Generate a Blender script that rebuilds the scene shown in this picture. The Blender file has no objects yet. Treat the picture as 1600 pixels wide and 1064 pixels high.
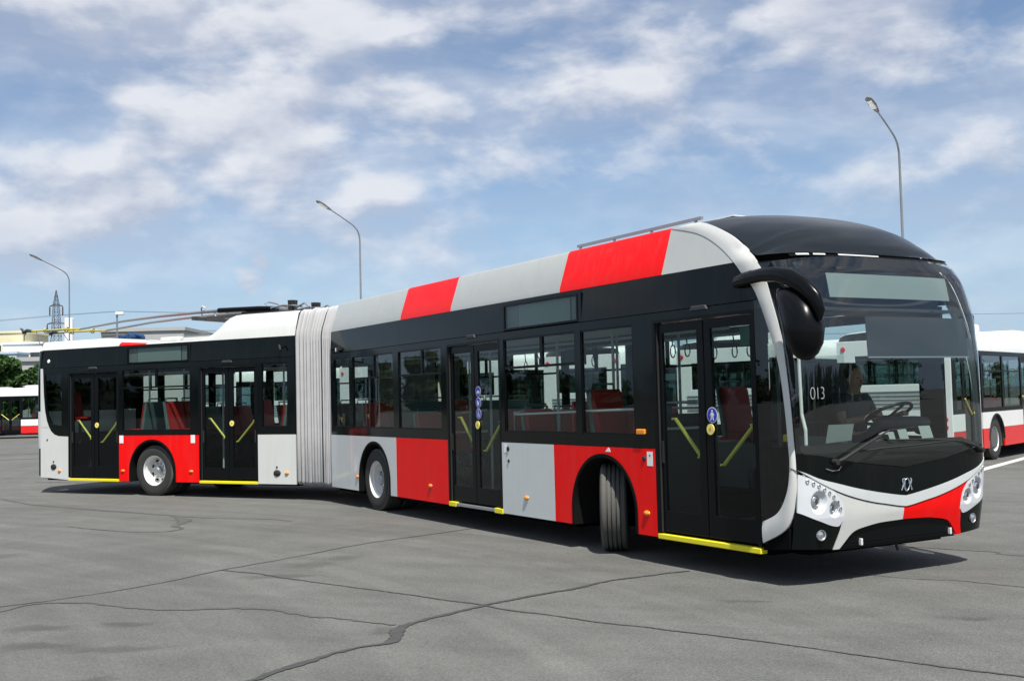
import bpy, bmesh, math, random
from mathutils import Vector, Matrix
random.seed(7)
R = math.radians
PI = math.pi
scene = bpy.context.scene
col = scene.collection

# ------------------------------------------------------------------ camera
CAM_H, PITCH, ROLL = 1.709, R(2.952), R(-1.379)
cam_d = bpy.data.cameras.new("camera")
cam = bpy.data.objects.new("camera", cam_d)
col.objects.link(cam)
cam_d.sensor_width = 36.0
cam_d.lens = 1735.0 / 1600.0 * 36.0
cam_d.clip_start = 0.05
cam_d.clip_end = 6000
_X = Vector((1, 0, 0)); _U = Vector((0, -math.sin(PITCH), math.cos(PITCH))); _F = Vector((0, math.cos(PITCH), math.sin(PITCH)))
_r = _X * math.cos(ROLL) + _U * math.sin(ROLL)
_u = _X * -math.sin(ROLL) + _U * math.cos(ROLL)
cam.matrix_world = Matrix(((_r.x, _u.x, -_F.x, 0), (_r.y, _u.y, -_F.y, 0), (_r.z, _u.z, -_F.z, CAM_H), (0, 0, 0, 1)))
scene.camera = cam

# ------------------------------------------------------------------ exposure
scene.view_settings.view_transform = 'Standard'
scene.view_settings.look = 'None'
scene.view_settings.exposure = 0.5
scene.view_settings.gamma = 1.0
scene.view_settings.use_curve_mapping = False
scene.cycles.max_bounces = 10
scene.cycles.transparent_max_bounces = 24
scene.cycles.glossy_bounces = 4
scene.cycles.caustics_reflective = False
scene.cycles.caustics_refractive = False
scene.cycles.use_denoising = True

# ------------------------------------------------------------------ sun and sky
SUN_EL = R(60)
SUN_DIR = Vector((0.267, -0.964, 0)).normalized()     # horizontal direction towards the sun
sd = Vector((SUN_DIR.x * math.cos(SUN_EL), SUN_DIR.y * math.cos(SUN_EL), math.sin(SUN_EL)))
sun_l = bpy.data.lights.new("sun", 'SUN')
sun_l.energy = 4.7
sun_l.angle = R(0.5)
sun_l.color = (1.0, 0.955, 0.88)
sun = bpy.data.objects.new("sun", sun_l)
col.objects.link(sun)
sun.location = (0, 0, 60)
sun.rotation_euler = sd.to_track_quat('Z', 'Y').to_euler()

world = bpy.data.worlds.new("World")
scene.world = world
world.use_nodes = True


def build_sky():
    nt = world.node_tree
    nt.nodes.clear()
    N = nt.nodes.new
    L = nt.links.new
    out = N('ShaderNodeOutputWorld')
    bg = N('ShaderNodeBackground')
    bg.inputs['Strength'].default_value = 0.085
    L(bg.outputs[0], out.inputs[0])
    sky = N('ShaderNodeTexSky')
    sky.sky_type = 'NISHITA'
    sky.sun_disc = False
    sky.sun_elevation = SUN_EL
    sky.sun_rotation = math.atan2(SUN_DIR.x, SUN_DIR.y)
    sky.altitude = 300
    sky.air_density = 1.0
    sky.dust_density = 0.25
    sky.ozone_density = 3.0
    tc = N('ShaderNodeTexCoord')
    sep = N('ShaderNodeSeparateXYZ')
    L(tc.outputs['Generated'], sep.inputs[0])

    def math_(op, a, b=None, c=None, clamp=False):
        n = N('ShaderNodeMath'); n.operation = op; n.use_clamp = clamp
        for i, q in enumerate((a, b, c)):
            if q is None: continue
            if isinstance(q, (int, float)): n.inputs[i].default_value = q
            else: L(q, n.inputs[i])
        return n.outputs[0]
    # clouds live on the sky dome; low ones are seen flatter, so height is stretched
    comb = N('ShaderNodeCombineXYZ')
    L(sep.outputs[0], comb.inputs[0]); L(sep.outputs[1], comb.inputs[1])
    L(math_('MULTIPLY', sep.outputs[2], 1.35), comb.inputs[2])

    def mapping(loc, rot, sc):
        mp = N('ShaderNodeMapping')
        mp.inputs['Location'].default_value = loc; mp.inputs['Rotation'].default_value = tuple(R(q) for q in rot); mp.inputs['Scale'].default_value = sc
        L(comb.outputs[0], mp.inputs[0])
        return mp.outputs[0]

    def noise(vec, scale, detail, rough, dist=0.0, lac=2.0):
        n = N('ShaderNodeTexNoise'); n.noise_dimensions = '3D'
        n.inputs['Scale'].default_value = scale; n.inputs['Detail'].default_value = detail
        n.inputs['Roughness'].default_value = rough; n.inputs['Distortion'].default_value = dist
        n.inputs['Lacunarity'].default_value = lac
        L(vec, n.inputs['Vector'])
        return n.outputs['Fac']

    def ramp(v, a, b):
        n = N('ShaderNodeMapRange'); n.interpolation_type = 'SMOOTHSTEP'
        n.inputs[1].default_value = a; n.inputs[2].default_value = b
        L(v, n.inputs[0])
        return n.outputs[0]
    cover = noise(mapping((SKX, SKY, 0.3), (0, 18, 0), (1, 1, 1.5)), 2.6, 2, 0.5, 0.2)

    def field(dz):
        p = noise(mapping((3.1, 1.7, dz), (0, 14, 0), (0.8, 1, 1.25)), 7.5, 9, 0.53, 0.1)
        return math_('MULTIPLY_ADD', cover, 0.80, math_('MULTIPLY', p, 1.10))
    s1 = field(0.0)
    wn = N('ShaderNodeTexNoise'); wn.inputs['Scale'].default_value = 45; wn.inputs['Detail'].default_value = 3; wn.inputs['Roughness'].default_value = .5
    L(tc.outputs['Generated'], wn.inputs['Vector'])
    wv = N('ShaderNodeVectorMath'); wv.operation = 'MULTIPLY_ADD'; wv.inputs[1].default_value = (.034, .034, .024); wv.inputs[2].default_value = (-.017, -.017, -.012)
    L(wn.outputs['Color'], wv.inputs[0])
    wa = N('ShaderNodeVectorMath'); wa.operation = 'ADD'
    L(tc.outputs['Generated'], wa.inputs[0]); L(wv.outputs[0], wa.inputs[1])
    puffs = None
    for (dx_, dy_, dz_, r_) in ((-.2285, .9665, .1085, .0165), (-.2165, .9665, .1250, .0135)):   # small fair-weather puffs low on the left
        ds = N('ShaderNodeVectorMath'); ds.operation = 'DISTANCE'; ds.inputs[1].default_value = (dx_, dy_, dz_)
        L(wa.outputs[0], ds.inputs[0])
        q_ = math_('MULTIPLY', ramp(ds.outputs['Value'], r_ * 1.35, r_ * .1), 0.80)
        puffs = q_ if puffs is None else math_('MAXIMUM', puffs, q_)
    s2 = field(0.035)          # the same cloud a little higher up: what stands between it and the light
    dens = ramp(s1, SK0, SK1)
    soft = noise(mapping((7.7, 4.2, 0), (0, 20, 0), (0.7, 1, 2.4)), 4.0, 6, 0.55, 0.4)
    veil = math_('MULTIPLY', ramp(soft, 0.25, 0.72), 0.58)
    dens = math_('MAXIMUM', dens, veil)
    hz = ramp(sep.outputs[2], 0.04, 0.17)
    dens = math_('MULTIPLY', dens, math_('MULTIPLY_ADD', hz, 0.78, 0.17))
    dens = math_('MAXIMUM', dens, puffs)
    lit = math_('ADD', math_('MULTIPLY', math_('SUBTRACT', s1, s2), 5.5), 0.45, clamp=True)
    thin = ramp(s1, SK1 + 0.25, SK1 - 0.10)
    lit = math_('MULTIPLY', lit, math_('MULTIPLY_ADD', thin, 0.5, 0.5))
    cmix = N('ShaderNodeMix'); cmix.data_type = 'RGBA'
    cmix.inputs[6].default_value = CL2 + (1,)
    cmix.inputs[7].default_value = CL1 + (1,)
    L(lit, cmix.inputs[0])
    fin = N('ShaderNodeMix'); fin.data_type = 'RGBA'
    L(dens, fin.inputs[0])
    hmix = N('ShaderNodeMix'); hmix.data_type = 'RGBA'
    hmix.inputs[7].default_value = (3.0, 4.35, 6.2, 1)
    L(math_('MULTIPLY', ramp(sep.outputs[2], 0.20, -0.02), 0.92), hmix.inputs[0])
    L(sky.outputs[0], hmix.inputs[6])
    L(hmix.outputs[2], fin.inputs[6])
    L(cmix.outputs[2], fin.inputs[7])
    L(fin.outputs[2], bg.inputs['Color'])


SK0, SK1 = 0.78, 1.10
CL1, CL2 = (6.9, 7.05, 7.45), (4.1, 4.55, 5.6)
SKX, SKY = 8.3, 2.9
build_sky()

# ------------------------------------------------------------------ materials
MATS = {}


def _nodes(name):
    m = bpy.data.materials.new(name)
    m.use_nodes = True
    nt = m.node_tree
    b = nt.nodes['Principled BSDF']
    MATS[name] = m
    return m, nt, b


def mat(name, rgb, rough=0.5, metal=0.0, coat=0.0, var=0.06, scale=3.0, bump=0.0, bscale=60.0, spec=0.5, emit=None, wave=0.0):
    m, nt, b = _nodes(name)
    N, L = nt.nodes.new, nt.links.new
    tc = N('ShaderNodeTexCoord')
    nz = N('ShaderNodeTexNoise')
    nz.inputs['Scale'].default_value = scale
    nz.inputs['Detail'].default_value = 5
    L(tc.outputs['Object'], nz.inputs['Vector'])
    mx = N('ShaderNodeMix'); mx.data_type = 'RGBA'
    mx.inputs[6].default_value = tuple(c * (1 - var) for c in rgb) + (1,)
    mx.inputs[7].default_value = tuple(min(1, c * (1 + var)) for c in rgb) + (1,)
    L(nz.outputs['Fac'], mx.inputs[0])
    if wave:                      # thin vertical rain streaks and dust
        mpg = N('ShaderNodeMapping'); mpg.inputs['Scale'].default_value = (7, 7, .55)
        L(tc.outputs['Object'], mpg.inputs[0])
        ng = N('ShaderNodeTexNoise'); ng.inputs['Scale'].default_value = 1.6; ng.inputs['Detail'].default_value = 7; ng.inputs['Roughness'].default_value = .65
        L(mpg.outputs[0], ng.inputs['Vector'])
        gm = N('ShaderNodeMapRange'); gm.inputs[1].default_value = .48; gm.inputs[2].default_value = .80; gm.inputs[3].default_value = 0.0; gm.inputs[4].default_value = .10
        L(ng.outputs['Fac'], gm.inputs[0])
        gx = N('ShaderNodeMix'); gx.data_type = 'RGBA'; gx.inputs[7].default_value = (.20, .19, .17, 1)
        if rgb[0] < .05: gm.inputs[4].default_value = .02
        L(gm.outputs[0], gx.inputs[0]); L(mx.outputs[2], gx.inputs[6]); L(gx.outputs[2], b.inputs['Base Color'])
    else:
        L(mx.outputs[2], b.inputs['Base Color'])
    mr = N('ShaderNodeMapRange')
    mr.inputs[3].default_value = max(0.01, rough * 0.85); mr.inputs[4].default_value = min(1, rough * 1.15)
    L(nz.outputs['Fac'], mr.inputs[0])
    L(mr.outputs[0], b.inputs['Roughness'])
    b.inputs['Metallic'].default_value = metal
    b.inputs['Specular IOR Level'].default_value = spec
    b.inputs['Coat Weight'].default_value = coat
    b.inputs['Coat Roughness'].default_value = 0.04
    if wave:                      # sheet metal is never quite flat
        n3 = N('ShaderNodeTexNoise'); n3.inputs['Scale'].default_value = 2.2; n3.inputs['Detail'].default_value = 1
        L(tc.outputs['Object'], n3.inputs['Vector'])
        b3 = N('ShaderNodeBump'); b3.inputs['Strength'].default_value = wave; b3.inputs['Distance'].default_value = 0.05
        L(n3.outputs['Fac'], b3.inputs['Height']); L(b3.outputs[0], b.inputs['Coat Normal']); L(b3.outputs[0], b.inputs['Normal'])
    if bump:
        n2 = N('ShaderNodeTexNoise'); n2.inputs['Scale'].default_value = bscale; n2.inputs['Detail'].default_value = 4
        L(tc.outputs['Object'], n2.inputs['Vector'])
        bp = N('ShaderNodeBump'); bp.inputs['Strength'].default_value = bump; bp.inputs['Distance'].default_value = 0.01
        L(n2.outputs['Fac'], bp.inputs['Height'])
        L(bp.outputs[0], b.inputs['Normal'])
    if emit:
        b.inputs['Emission Color'].default_value = tuple(rgb) + (1,)
        b.inputs['Emission Strength'].default_value = emit
    return m


def glass(name, tint, ior=0.04, rough=0.0):
    m = bpy.data.materials.new(name)
    m.use_nodes = True
    nt = m.node_tree
    nt.nodes.clear()
    N, L = nt.nodes.new, nt.links.new
    out = N('ShaderNodeOutputMaterial')
    tr = N('ShaderNodeBsdfTransparent'); tr.inputs[0].default_value = tuple(tint) + (1,)
    gl = N('ShaderNodeBsdfGlossy'); gl.inputs['Roughness'].default_value = rough
    gl.inputs[0].default_value = (0.95, 0.97, 1, 1)
    # Schlick reflectance from |N.I|, the same on both faces of a pane
    ge = N('ShaderNodeNewGeometry')
    dt = N('ShaderNodeVectorMath'); dt.operation = 'DOT_PRODUCT'
    L(ge.outputs['Incoming'], dt.inputs[0]); L(ge.outputs['Normal'], dt.inputs[1])

    def mth(op, x, y=None):
        n = N('ShaderNodeMath'); n.operation = op
        for i, q in enumerate((x, y)):
            if q is None: continue
            if isinstance(q, (int, float)): n.inputs[i].default_value = q
            else: L(q, n.inputs[i])
        return n.outputs[0]
    c1 = mth('SUBTRACT', 1.0, mth('ABSOLUTE', dt.outputs['Value']))
    fac = mth('ADD', mth('MULTIPLY', mth('POWER', c1, 5.0), 1 - ior), ior)
    # float glass is never perfectly flat
    tc = N('ShaderNodeTexCoord'); nz = N('ShaderNodeTexNoise'); nz.inputs['Scale'].default_value = 1.3; nz.inputs['Detail'].default_value = 1
    L(tc.outputs['Object'], nz.inputs['Vector'])
    bp = N('ShaderNodeBump'); bp.inputs['Strength'].default_value = 0.06; bp.inputs['Distance'].default_value = 0.02
    L(nz.outputs['Fac'], bp.inputs['Height']); L(bp.outputs[0], gl.inputs['Normal'])
    mx = N('ShaderNodeMixShader')
    L(fac, mx.inputs[0]); L(tr.outputs[0], mx.inputs[1]); L(gl.outputs[0], mx.inputs[2])
    L(mx.outputs[0], out.inputs[0])
    MATS[name] = m
    return m


mat('white_paint', (0.62, 0.63, 0.605), 0.30, coat=0.4, var=0.04, wave=0.05)
mat('grey_paint', (0.60, 0.64, 0.635), 0.30, coat=0.45, var=0.04, wave=0.05)
mat('roof_grey', (0.42, 0.44, 0.425), 0.36, coat=0.25, var=0.05, wave=0.05)
mat('red_paint', (0.86, 0.004, 0.004), 0.30, coat=0.0, var=0.05, spec=0.16, wave=0.05)
mat('black_paint', (0.003, 0.005, 0.005), 0.08, coat=0.0, var=0.1, spec=0.20, wave=0.04)
mat('black_satin', (0.004, 0.005, 0.006), 0.24, coat=0.0, var=0.1, spec=0.14)
mat('dome_black', (0.008, 0.011, 0.014), 0.24, coat=0.0, var=0.1, spec=0.28)
mat('rubber', (0.015, 0.015, 0.015), 0.75, var=0.2, bump=0.1)
mat('tyre_rubber', (0.028, 0.028, 0.026), 0.8, var=0.25, scale=12, bump=0.15)
mat('tread_rubber', (0.085, 0.083, 0.075), 0.85, var=0.25, scale=20, bump=0.15)
mat('rim_paint', (0.72, 0.72, 0.70), 0.4, coat=0.2, var=0.06, scale=10)
mat('underbody', (0.004, 0.004, 0.004), 0.95, var=0.3, spec=0.05)
mat('liner', (0.006, 0.006, 0.006), 0.8, var=0.3, spec=0.1)
mat('yellow_paint', (0.82, 0.72, 0.02), 0.4, var=0.05)
mat('pole_yellow', (0.45, 0.38, 0.06), 0.6, var=0.2)
mat('yellow_rail', (0.75, 0.66, 0.10), 0.4, var=0.05)
mat('amber', (0.85, 0.28, 0.015), 0.2, coat=0.6, var=0.1)
mat('chrome', (0.8, 0.82, 0.84), 0.08, metal=1.0, var=0.02)
mat('silver', (0.62, 0.64, 0.66), 0.35, metal=0.6, var=0.05)
mat('steel', (0.42, 0.43, 0.44), 0.4, metal=0.7, var=0.1)
mat('pole_steel', (0.16, 0.165, 0.17), 0.55, metal=0.0, var=0.15)
mat('lamp_white', (0.66, 0.69, 0.72), 0.22, coat=0.6, var=0.02)
mat('bellows_fabric', (0.41, 0.41, 0.415), 0.75, var=0.14, scale=5, bump=0.12, bscale=25)
mat('dash_black', (0.010, 0.011, 0.011), 0.8, var=0.2, spec=0.15)
mat('blind_grey', (0.016, 0.022, 0.028), 0.5, var=0.2, scale=1.5)
mat('interior_dark', (0.035, 0.038, 0.04), 0.7, var=0.2)
mat('interior_grey', (0.16, 0.165, 0.165), 0.6, var=0.1)
mat('ceiling_white', (0.42, 0.43, 0.42), 0.6, var=0.05)
mat('floor_grey', (0.10, 0.10, 0.105), 0.7, var=0.2)
mat('seat_red', (0.30, 0.008, 0.008), 0.6, var=0.1, bump=0.05)
mat('seat_back', (0.10, 0.16, 0.155), 0.5, var=0.1)
mat('seat_blue', (0.04, 0.10, 0.22), 0.6, var=0.1)
mat('rail_white', (0.62, 0.64, 0.63), 0.35, var=0.03)
mat('led_panel', (0.20, 0.24, 0.225), 0.5, var=0.04)
mat('display_grey', (0.22, 0.26, 0.255), 0.5, var=0.06)
mat('sign_blue', (0.02, 0.04, 0.42), 0.4, var=0.05)
mat('sign_white', (0.82, 0.83, 0.82), 0.5, var=0.03)
mat('number_grey', (0.50, 0.52, 0.52), 0.5, var=0.05)
mat('sign_green', (0.02, 0.35, 0.20), 0.4, var=0.05)
mat('button_yellow', (0.80, 0.74, 0.20), 0.4, var=0.05)
mat('paper', (0.24, 0.285, 0.27), 0.8, var=0.05)
mat('equipment_blue', (0.012, 0.05, 0.14), 0.4, var=0.15)
mat('skin', (0.50, 0.30, 0.22), 0.55, var=0.08)
mat('hair', (0.05, 0.035, 0.025), 0.7, var=0.2)
mat('shirt', (0.075, 0.08, 0.085), 0.85, var=0.15, bump=0.1)
mat('trousers', (0.02, 0.025, 0.04), 0.85, var=0.15)
mat('bus_white', (0.80, 0.80, 0.79), 0.35, coat=0.3, var=0.03)
mat('bus_red', (0.70, 0.012, 0.012), 0.35, coat=0.3, var=0.04)
mat('galvanised', (0.22, 0.23, 0.24), 0.5, metal=0.4, var=0.2)
mat('insulator', (0.07, 0.04, 0.03), 0.4, var=0.1)
mat('cable', (0.06, 0.06, 0.065), 0.6, var=0.1)
mat('tar', (0.050, 0.052, 0.050), 0.85, var=0.35, scale=9, bump=0.25, bscale=60)
mat('crack_fill', (0.078, 0.079, 0.074), 0.9, var=0.4, scale=6)
mat('road_paint', (0.60, 0.60, 0.57), 0.8, var=0.2, scale=5)
mat('render_yellow', (0.66, 0.60, 0.40), 0.9, var=0.06, scale=0.3)
mat('render_white', (0.66, 0.68, 0.66), 0.9, var=0.08, scale=0.3)
mat('render_blue', (0.42, 0.52, 0.60), 0.9, var=0.06, scale=0.3)
mat('concrete', (0.36, 0.37, 0.36), 0.9, var=0.12, scale=0.5)
mat('louvre_dark', (0.13, 0.13, 0.125), 0.8, var=0.1)
mat('window_dark', (0.05, 0.06, 0.065), 0.1, coat=0.5, var=0.3, scale=0.6)
mat('bark', (0.07, 0.05, 0.035), 0.9, var=0.3, bump=0.3)
glass('window_glass', (0.83, 0.88, 0.865), 0.016)
glass('dark_glass', (0.34, 0.40, 0.385), 0.05)
glass('door_glass', (0.80, 0.86, 0.845), 0.013)
glass('windscreen_glass', (0.80, 0.87, 0.85), 0.08)
glass('lens', (0.85, 0.88, 0.9), 0.04)
glass('bus_glass', (0.74, 0.80, 0.78), 0.04)


def foliage(name, c1, c2):
    m, nt, b = _nodes(name)
    N, L = nt.nodes.new, nt.links.new
    gi = N('ShaderNodeNewGeometry')
    mx = N('ShaderNodeMix'); mx.data_type = 'RGBA'
    mx.inputs[6].default_value = c1 + (1,); mx.inputs[7].default_value = c2 + (1,)
    L(gi.outputs['Random Per Island'], mx.inputs[0])
    L(mx.outputs[2], b.inputs['Base Color'])
    b.inputs['Roughness'].default_value = 0.7
    b.inputs['Specular IOR Level'].default_value = 0.2


foliage('leaves', (0.022, 0.055, 0.012), (0.06, 0.12, 0.03))
foliage('leaves_far', (0.022, 0.045, 0.016), (0.05, 0.085, 0.03))


def asphalt():
    m, nt, b = _nodes('asphalt')
    N, L = nt.nodes.new, nt.links.new
    tc = N('ShaderNodeTexCoord')
    co = tc.outputs['Object']

    def noise(scale, detail=4, rough=0.5, dist=0.0, vec=None):
        n = N('ShaderNodeTexNoise')
        n.inputs['Scale'].default_value = scale; n.inputs['Detail'].default_value = detail
        n.inputs['Roughness'].default_value = rough; n.inputs['Distortion'].default_value = dist
        L(vec or co, n.inputs['Vector'])
        return n.outputs['Fac']

    def mr(v, a, b_, c, d, smooth=False):
        n = N('ShaderNodeMapRange')
        if smooth: n.interpolation_type = 'SMOOTHSTEP'
        n.inputs[1].default_value = a; n.inputs[2].default_value = b_
        n.inputs[3].default_value = c; n.inputs[4].default_value = d
        L(v, n.inputs[0])
        return n.outputs[0]

    def mul(a, b_):
        n = N('ShaderNodeMath'); n.operation = 'MULTIPLY'
        L(a, n.inputs[0])
        if isinstance(b_, float): n.inputs[1].default_value = b_
        else: L(b_, n.inputs[1])
        return n.outputs[0]
    big = mr(noise(0.16, 4, 0.55, 0.6), 0.3, 0.7, 0.86, 1.10)
    mid = mr(noise(1.1, 6, 0.65, 0.4), 0.3, 0.7, 0.87, 1.10)
    fine = mr(noise(45, 3, 0.6), 0.3, 0.7, 0.82, 1.16)
    vor = N('ShaderNodeTexVoronoi'); vor.inputs['Scale'].default_value = 110
    L(co, vor.inputs['Vector'])
    sepc = N('ShaderNodeSeparateColor'); L(vor.outputs['Color'], sepc.inputs[0])
    agg = mr(sepc.outputs[0], 0, 1, 0.80, 1.22)
    # tyre-polished lanes swept round in long arcs
    sep = N('ShaderNodeSeparateXYZ'); L(co, sep.inputs[0])
    v = mul(mul(big, mid), mul(fine, agg))
    # faint sweeps left by turning buses: rings about a far-off centre, broken up by noise
    for (cx_, cy_, sc_, amt) in ((-16.0, 1.5, 2.1, .085), (9.0, 34.0, 1.5, .07)):
        dv2 = N('ShaderNodeVectorMath'); dv2.operation = 'DISTANCE'; dv2.inputs[1].default_value = (cx_, cy_, 0)
        L(co, dv2.inputs[0])
        n1 = N('ShaderNodeTexNoise'); n1.noise_dimensions = '1D'; n1.inputs['Scale'].default_value = sc_; n1.inputs['Detail'].default_value = 5; n1.inputs['Roughness'].default_value = .65
        L(dv2.outputs['Value'], n1.inputs['W'])
        v = mul(v, mr(n1.outputs['Fac'], 0.3, 0.7, 1 - amt, 1 + amt))
    # oil and damp spots, each with its own ragged outline
    spots = [(-3.47, 8.11, .42, .16), (-2.85, 7.98, .45, .17), (-3.75, 8.8, .35, .15), (-3.1, 8.86, .30, .15), (-2.68, 7.12, .16, .06),
             (-2.2, 11.8, .36, .25), (-2.35, 11.1, .5, .16), (-1.9, 12.3, .3, .25), (1.9, 9.2, .25, .1), (3.3, 8.3, .25, .12), (-6.2, 13.1, .5, .3), (-1.0, 8.35, .17, .20)]
    wob = N('ShaderNodeTexNoise'); wob.inputs['Scale'].default_value = 3.2; wob.inputs['Detail'].default_value = 6
    L(co, wob.inputs['Vector'])
    wv = N('ShaderNodeVectorMath'); wv.operation = 'MULTIPLY_ADD'
    wv.inputs[1].default_value = (0.45, 0.45, 0); wv.inputs[2].default_value = (-0.225, -0.225, 0)
    L(wob.outputs['Color'], wv.inputs[0])
    wa = N('ShaderNodeVectorMath'); wa.operation = 'ADD'
    L(co, wa.inputs[0]); L(wv.outputs[0], wa.inputs[1])
    for (sx, sy, rx, ry) in spots:
        mp = N('ShaderNodeMapping'); mp.vector_type = 'TEXTURE'
        mp.inputs['Location'].default_value = (sx, sy, 0); mp.inputs['Scale'].default_value = (rx, ry, 1)
        L(wa.outputs[0], mp.inputs[0])
        ln = N('ShaderNodeVectorMath'); ln.operation = 'LENGTH'
        L(mp.outputs[0], ln.inputs[0])
        v = mul(v, mr(ln.outputs['Value'], 0.25, 1.15, 0.70, 1.0, True))
    cmb = N('ShaderNodeMix'); cmb.data_type = 'RGBA'; cmb.blend_type = 'MULTIPLY'
    cmb.inputs[0].default_value = 1.0
    tint = N('ShaderNodeMix'); tint.data_type = 'RGBA'
    tint.inputs[6].default_value = (0.122, 0.126, 0.119, 1); tint.inputs[7].default_value = (0.132, 0.133, 0.124, 1)
    L(noise(0.5, 3), tint.inputs[0])
    L(tint.outputs[2], cmb.inputs[6])
    cc = N('ShaderNodeCombineColor')
    for i in range(3): L(v, cc.inputs[i])
    L(cc.outputs[0], cmb.inputs[7])
    L(cmb.outputs[2], b.inputs['Base Color'])
    b.inputs['Roughness'].default_value = 0.88
    b.inputs['Specular IOR Level'].default_value = 0.3
    bp = N('ShaderNodeBump'); bp.inputs['Strength'].default_value = 0.7; bp.inputs['Distance'].default_value = 0.008
    hs = N('ShaderNodeMath'); hs.operation = 'ADD'
    L(noise(60, 4, 0.6), hs.inputs[0]); L(vor.outputs['Distance'], hs.inputs[1])
    L(hs.outputs[0], bp.inputs['Height'])
    L(bp.outputs[0], b.inputs['Normal'])


asphalt()


# ------------------------------------------------------------------ mesh helpers
def tag(o, label=None, cat=None, group=None, kind=None):
    if label: o['label'] = label
    if cat: o['category'] = cat
    if group: o['group'] = group
    if kind: o['kind'] = kind
    return o


class MB:
    """collects geometry; flip=True negates the second coordinate (lateral v -> local -y)"""
    def __init__(s):
        s.v = []; s.f = []; s.mi = []; s.cur = 0

    def pt(s, p):
        s.v.append(tuple(p)); return len(s.v) - 1

    def face(s, idx):
        s.f.append(tuple(idx)); s.mi.append(s.cur)

    def box(s, x0, x1, y0, y1, z0, z1):
        b = len(s.v)
        for x in (x0, x1):
            for y in (y0, y1):
                for z in (z0, z1): s.v.append((x, y, z))
        for q in ((0, 1, 3, 2), (4, 6, 7, 5), (0, 4, 5, 1), (2, 3, 7, 6), (0, 2, 6, 4), (1, 5, 7, 3)):
            s.face([b + i for i in q])
        return s

    def grid(s, rows, close=False):
        b = len(s.v); n = len(rows[0])
        for r in rows:
            for p in r: s.v.append(tuple(p))
        for i in range(len(rows) - 1):
            for j in range(n - 1 + (1 if close else 0)):
                k = (j + 1) % n
                s.face((b + i * n + j, b + i * n + k, b + (i + 1) * n + k, b + (i + 1) * n + j))
        return s

    def prism(s, poly, d0, d1, f=lambda a, b, d: (a, d, b)):
        """poly of (a,b); extruded between d0 and d1 through f(a,b,d)"""
        b = len(s.v); n = len(poly)
        for d in (d0, d1):
            for (a, c) in poly: s.v.append(f(a, c, d))
        s.face([b + i for i in range(n)]); s.face([b + n + i for i in reversed(range(n))])
        for i in range(n):
            j = (i + 1) % n
            s.face((b + i, b + j, b + n + j, b + n + i))
        return s

    def tube(s, path, rad, n=8, sq=(1, 1), up=(0, 0, 1), caps=True):
        path = [Vector(p) for p in path]
        rows = []
        for i, p in enumerate(path):
            a = path[max(0, i - 1)]; c = path[min(len(path) - 1, i + 1)]
            t = (c - a).normalized()
            u = Vector(up)
            if abs(t.dot(u)) > 0.97: u = Vector((1, 0, 0)) if abs(t.x) < 0.9 else Vector((0, 1, 0))
            x = t.cross(u).normalized(); y = x.cross(t).normalized()
            r = rad[i] if isinstance(rad, (list, tuple)) else rad
            rows.append([p + x * (r * sq[0] * math.cos(k * 2 * PI / n)) + y * (r * sq[1] * math.sin(k * 2 * PI / n)) for k in range(n)])
        b = len(s.v)
        s.grid(rows, True)
        if caps:
            s.face([b + k for k in range(n)]); e = b + (len(rows) - 1) * n
            s.face([e + k for k in reversed(range(n))])
        return s

    def lathe(s, prof, c, axis='y', n=32):
        """prof of (radius, height along axis)"""
        rows = []
        for (r, h) in prof:
            row = []
            for k in range(n):
                a = 2 * PI * k / n
                if axis == 'y': row.append((c[0] + r * math.cos(a), c[1] + h, c[2] + r * math.sin(a)))
                elif axis == 'x': row.append((c[0] + h, c[1] + r * math.cos(a), c[2] + r * math.sin(a)))
                else: row.append((c[0] + r * math.cos(a), c[1] + r * math.sin(a), c[2] + h))
            rows.append(row)
        return s.grid(rows, True)

    def build(s, name, mats, parent=None, mtx=None, smooth=None, bevel=0.0, recalc=True):
        me = bpy.data.meshes.new(name)
        me.from_pydata(s.v, [], s.f)
        if isinstance(mats, str): mats = [mats]
        for m in mats: me.materials.append(MATS[m])
        if len(mats) > 1: me.polygons.foreach_set('material_index', s.mi)
        if recalc:
            bm = bmesh.new(); bm.from_mesh(me)
            bmesh.ops.remove_doubles(bm, verts=bm.verts, dist=1e-5)
            bmesh.ops.recalc_face_normals(bm, faces=bm.faces)
            bm.to_mesh(me); bm.free()
        if smooth is not None:
            me.polygons.foreach_set('use_smooth', [True] * len(me.polygons))
            me.set_sharp_from_angle(angle=R(smooth))
        o = bpy.data.objects.new(name, me)
        col.objects.link(o)
        if parent: o.parent = parent
        if mtx is not None: o.matrix_basis = mtx
        if bevel:
            md = o.modifiers.new('bevel', 'BEVEL'); md.width = bevel; md.segments = 2; md.limit_method = 'ANGLE'; md.angle_limit = R(40)
        return o


def empty(name, loc, rz=0.0):
    o = bpy.data.objects.new(name, None)
    col.objects.link(o)
    o.location = loc; o.rotation_euler = (0, 0, rz)
    o.empty_display_size = 0.3
    return o


def kids(o):
    return [c for c in bpy.data.objects if c.parent is o]


CH = {}


def index_children():
    CH.clear()
    for o in bpy.data.objects:
        if o.parent: CH.setdefault(o.parent.name, []).append(o)


def copy_tree(o, parent=None):
    c = o.copy(); col.objects.link(c)
    if parent: c.parent = parent
    for ch in CH.get(o.name, []): copy_tree(ch, c)
    return c


def interp(x, xs, ys):
    if x <= xs[0]: return ys[0]
    for i in range(len(xs) - 1):
        if x <= xs[i + 1]:
            t = (x - xs[i]) / (xs[i + 1] - xs[i])
            return ys[i] + t * (ys[i + 1] - ys[i])
    return ys[-1]


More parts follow.
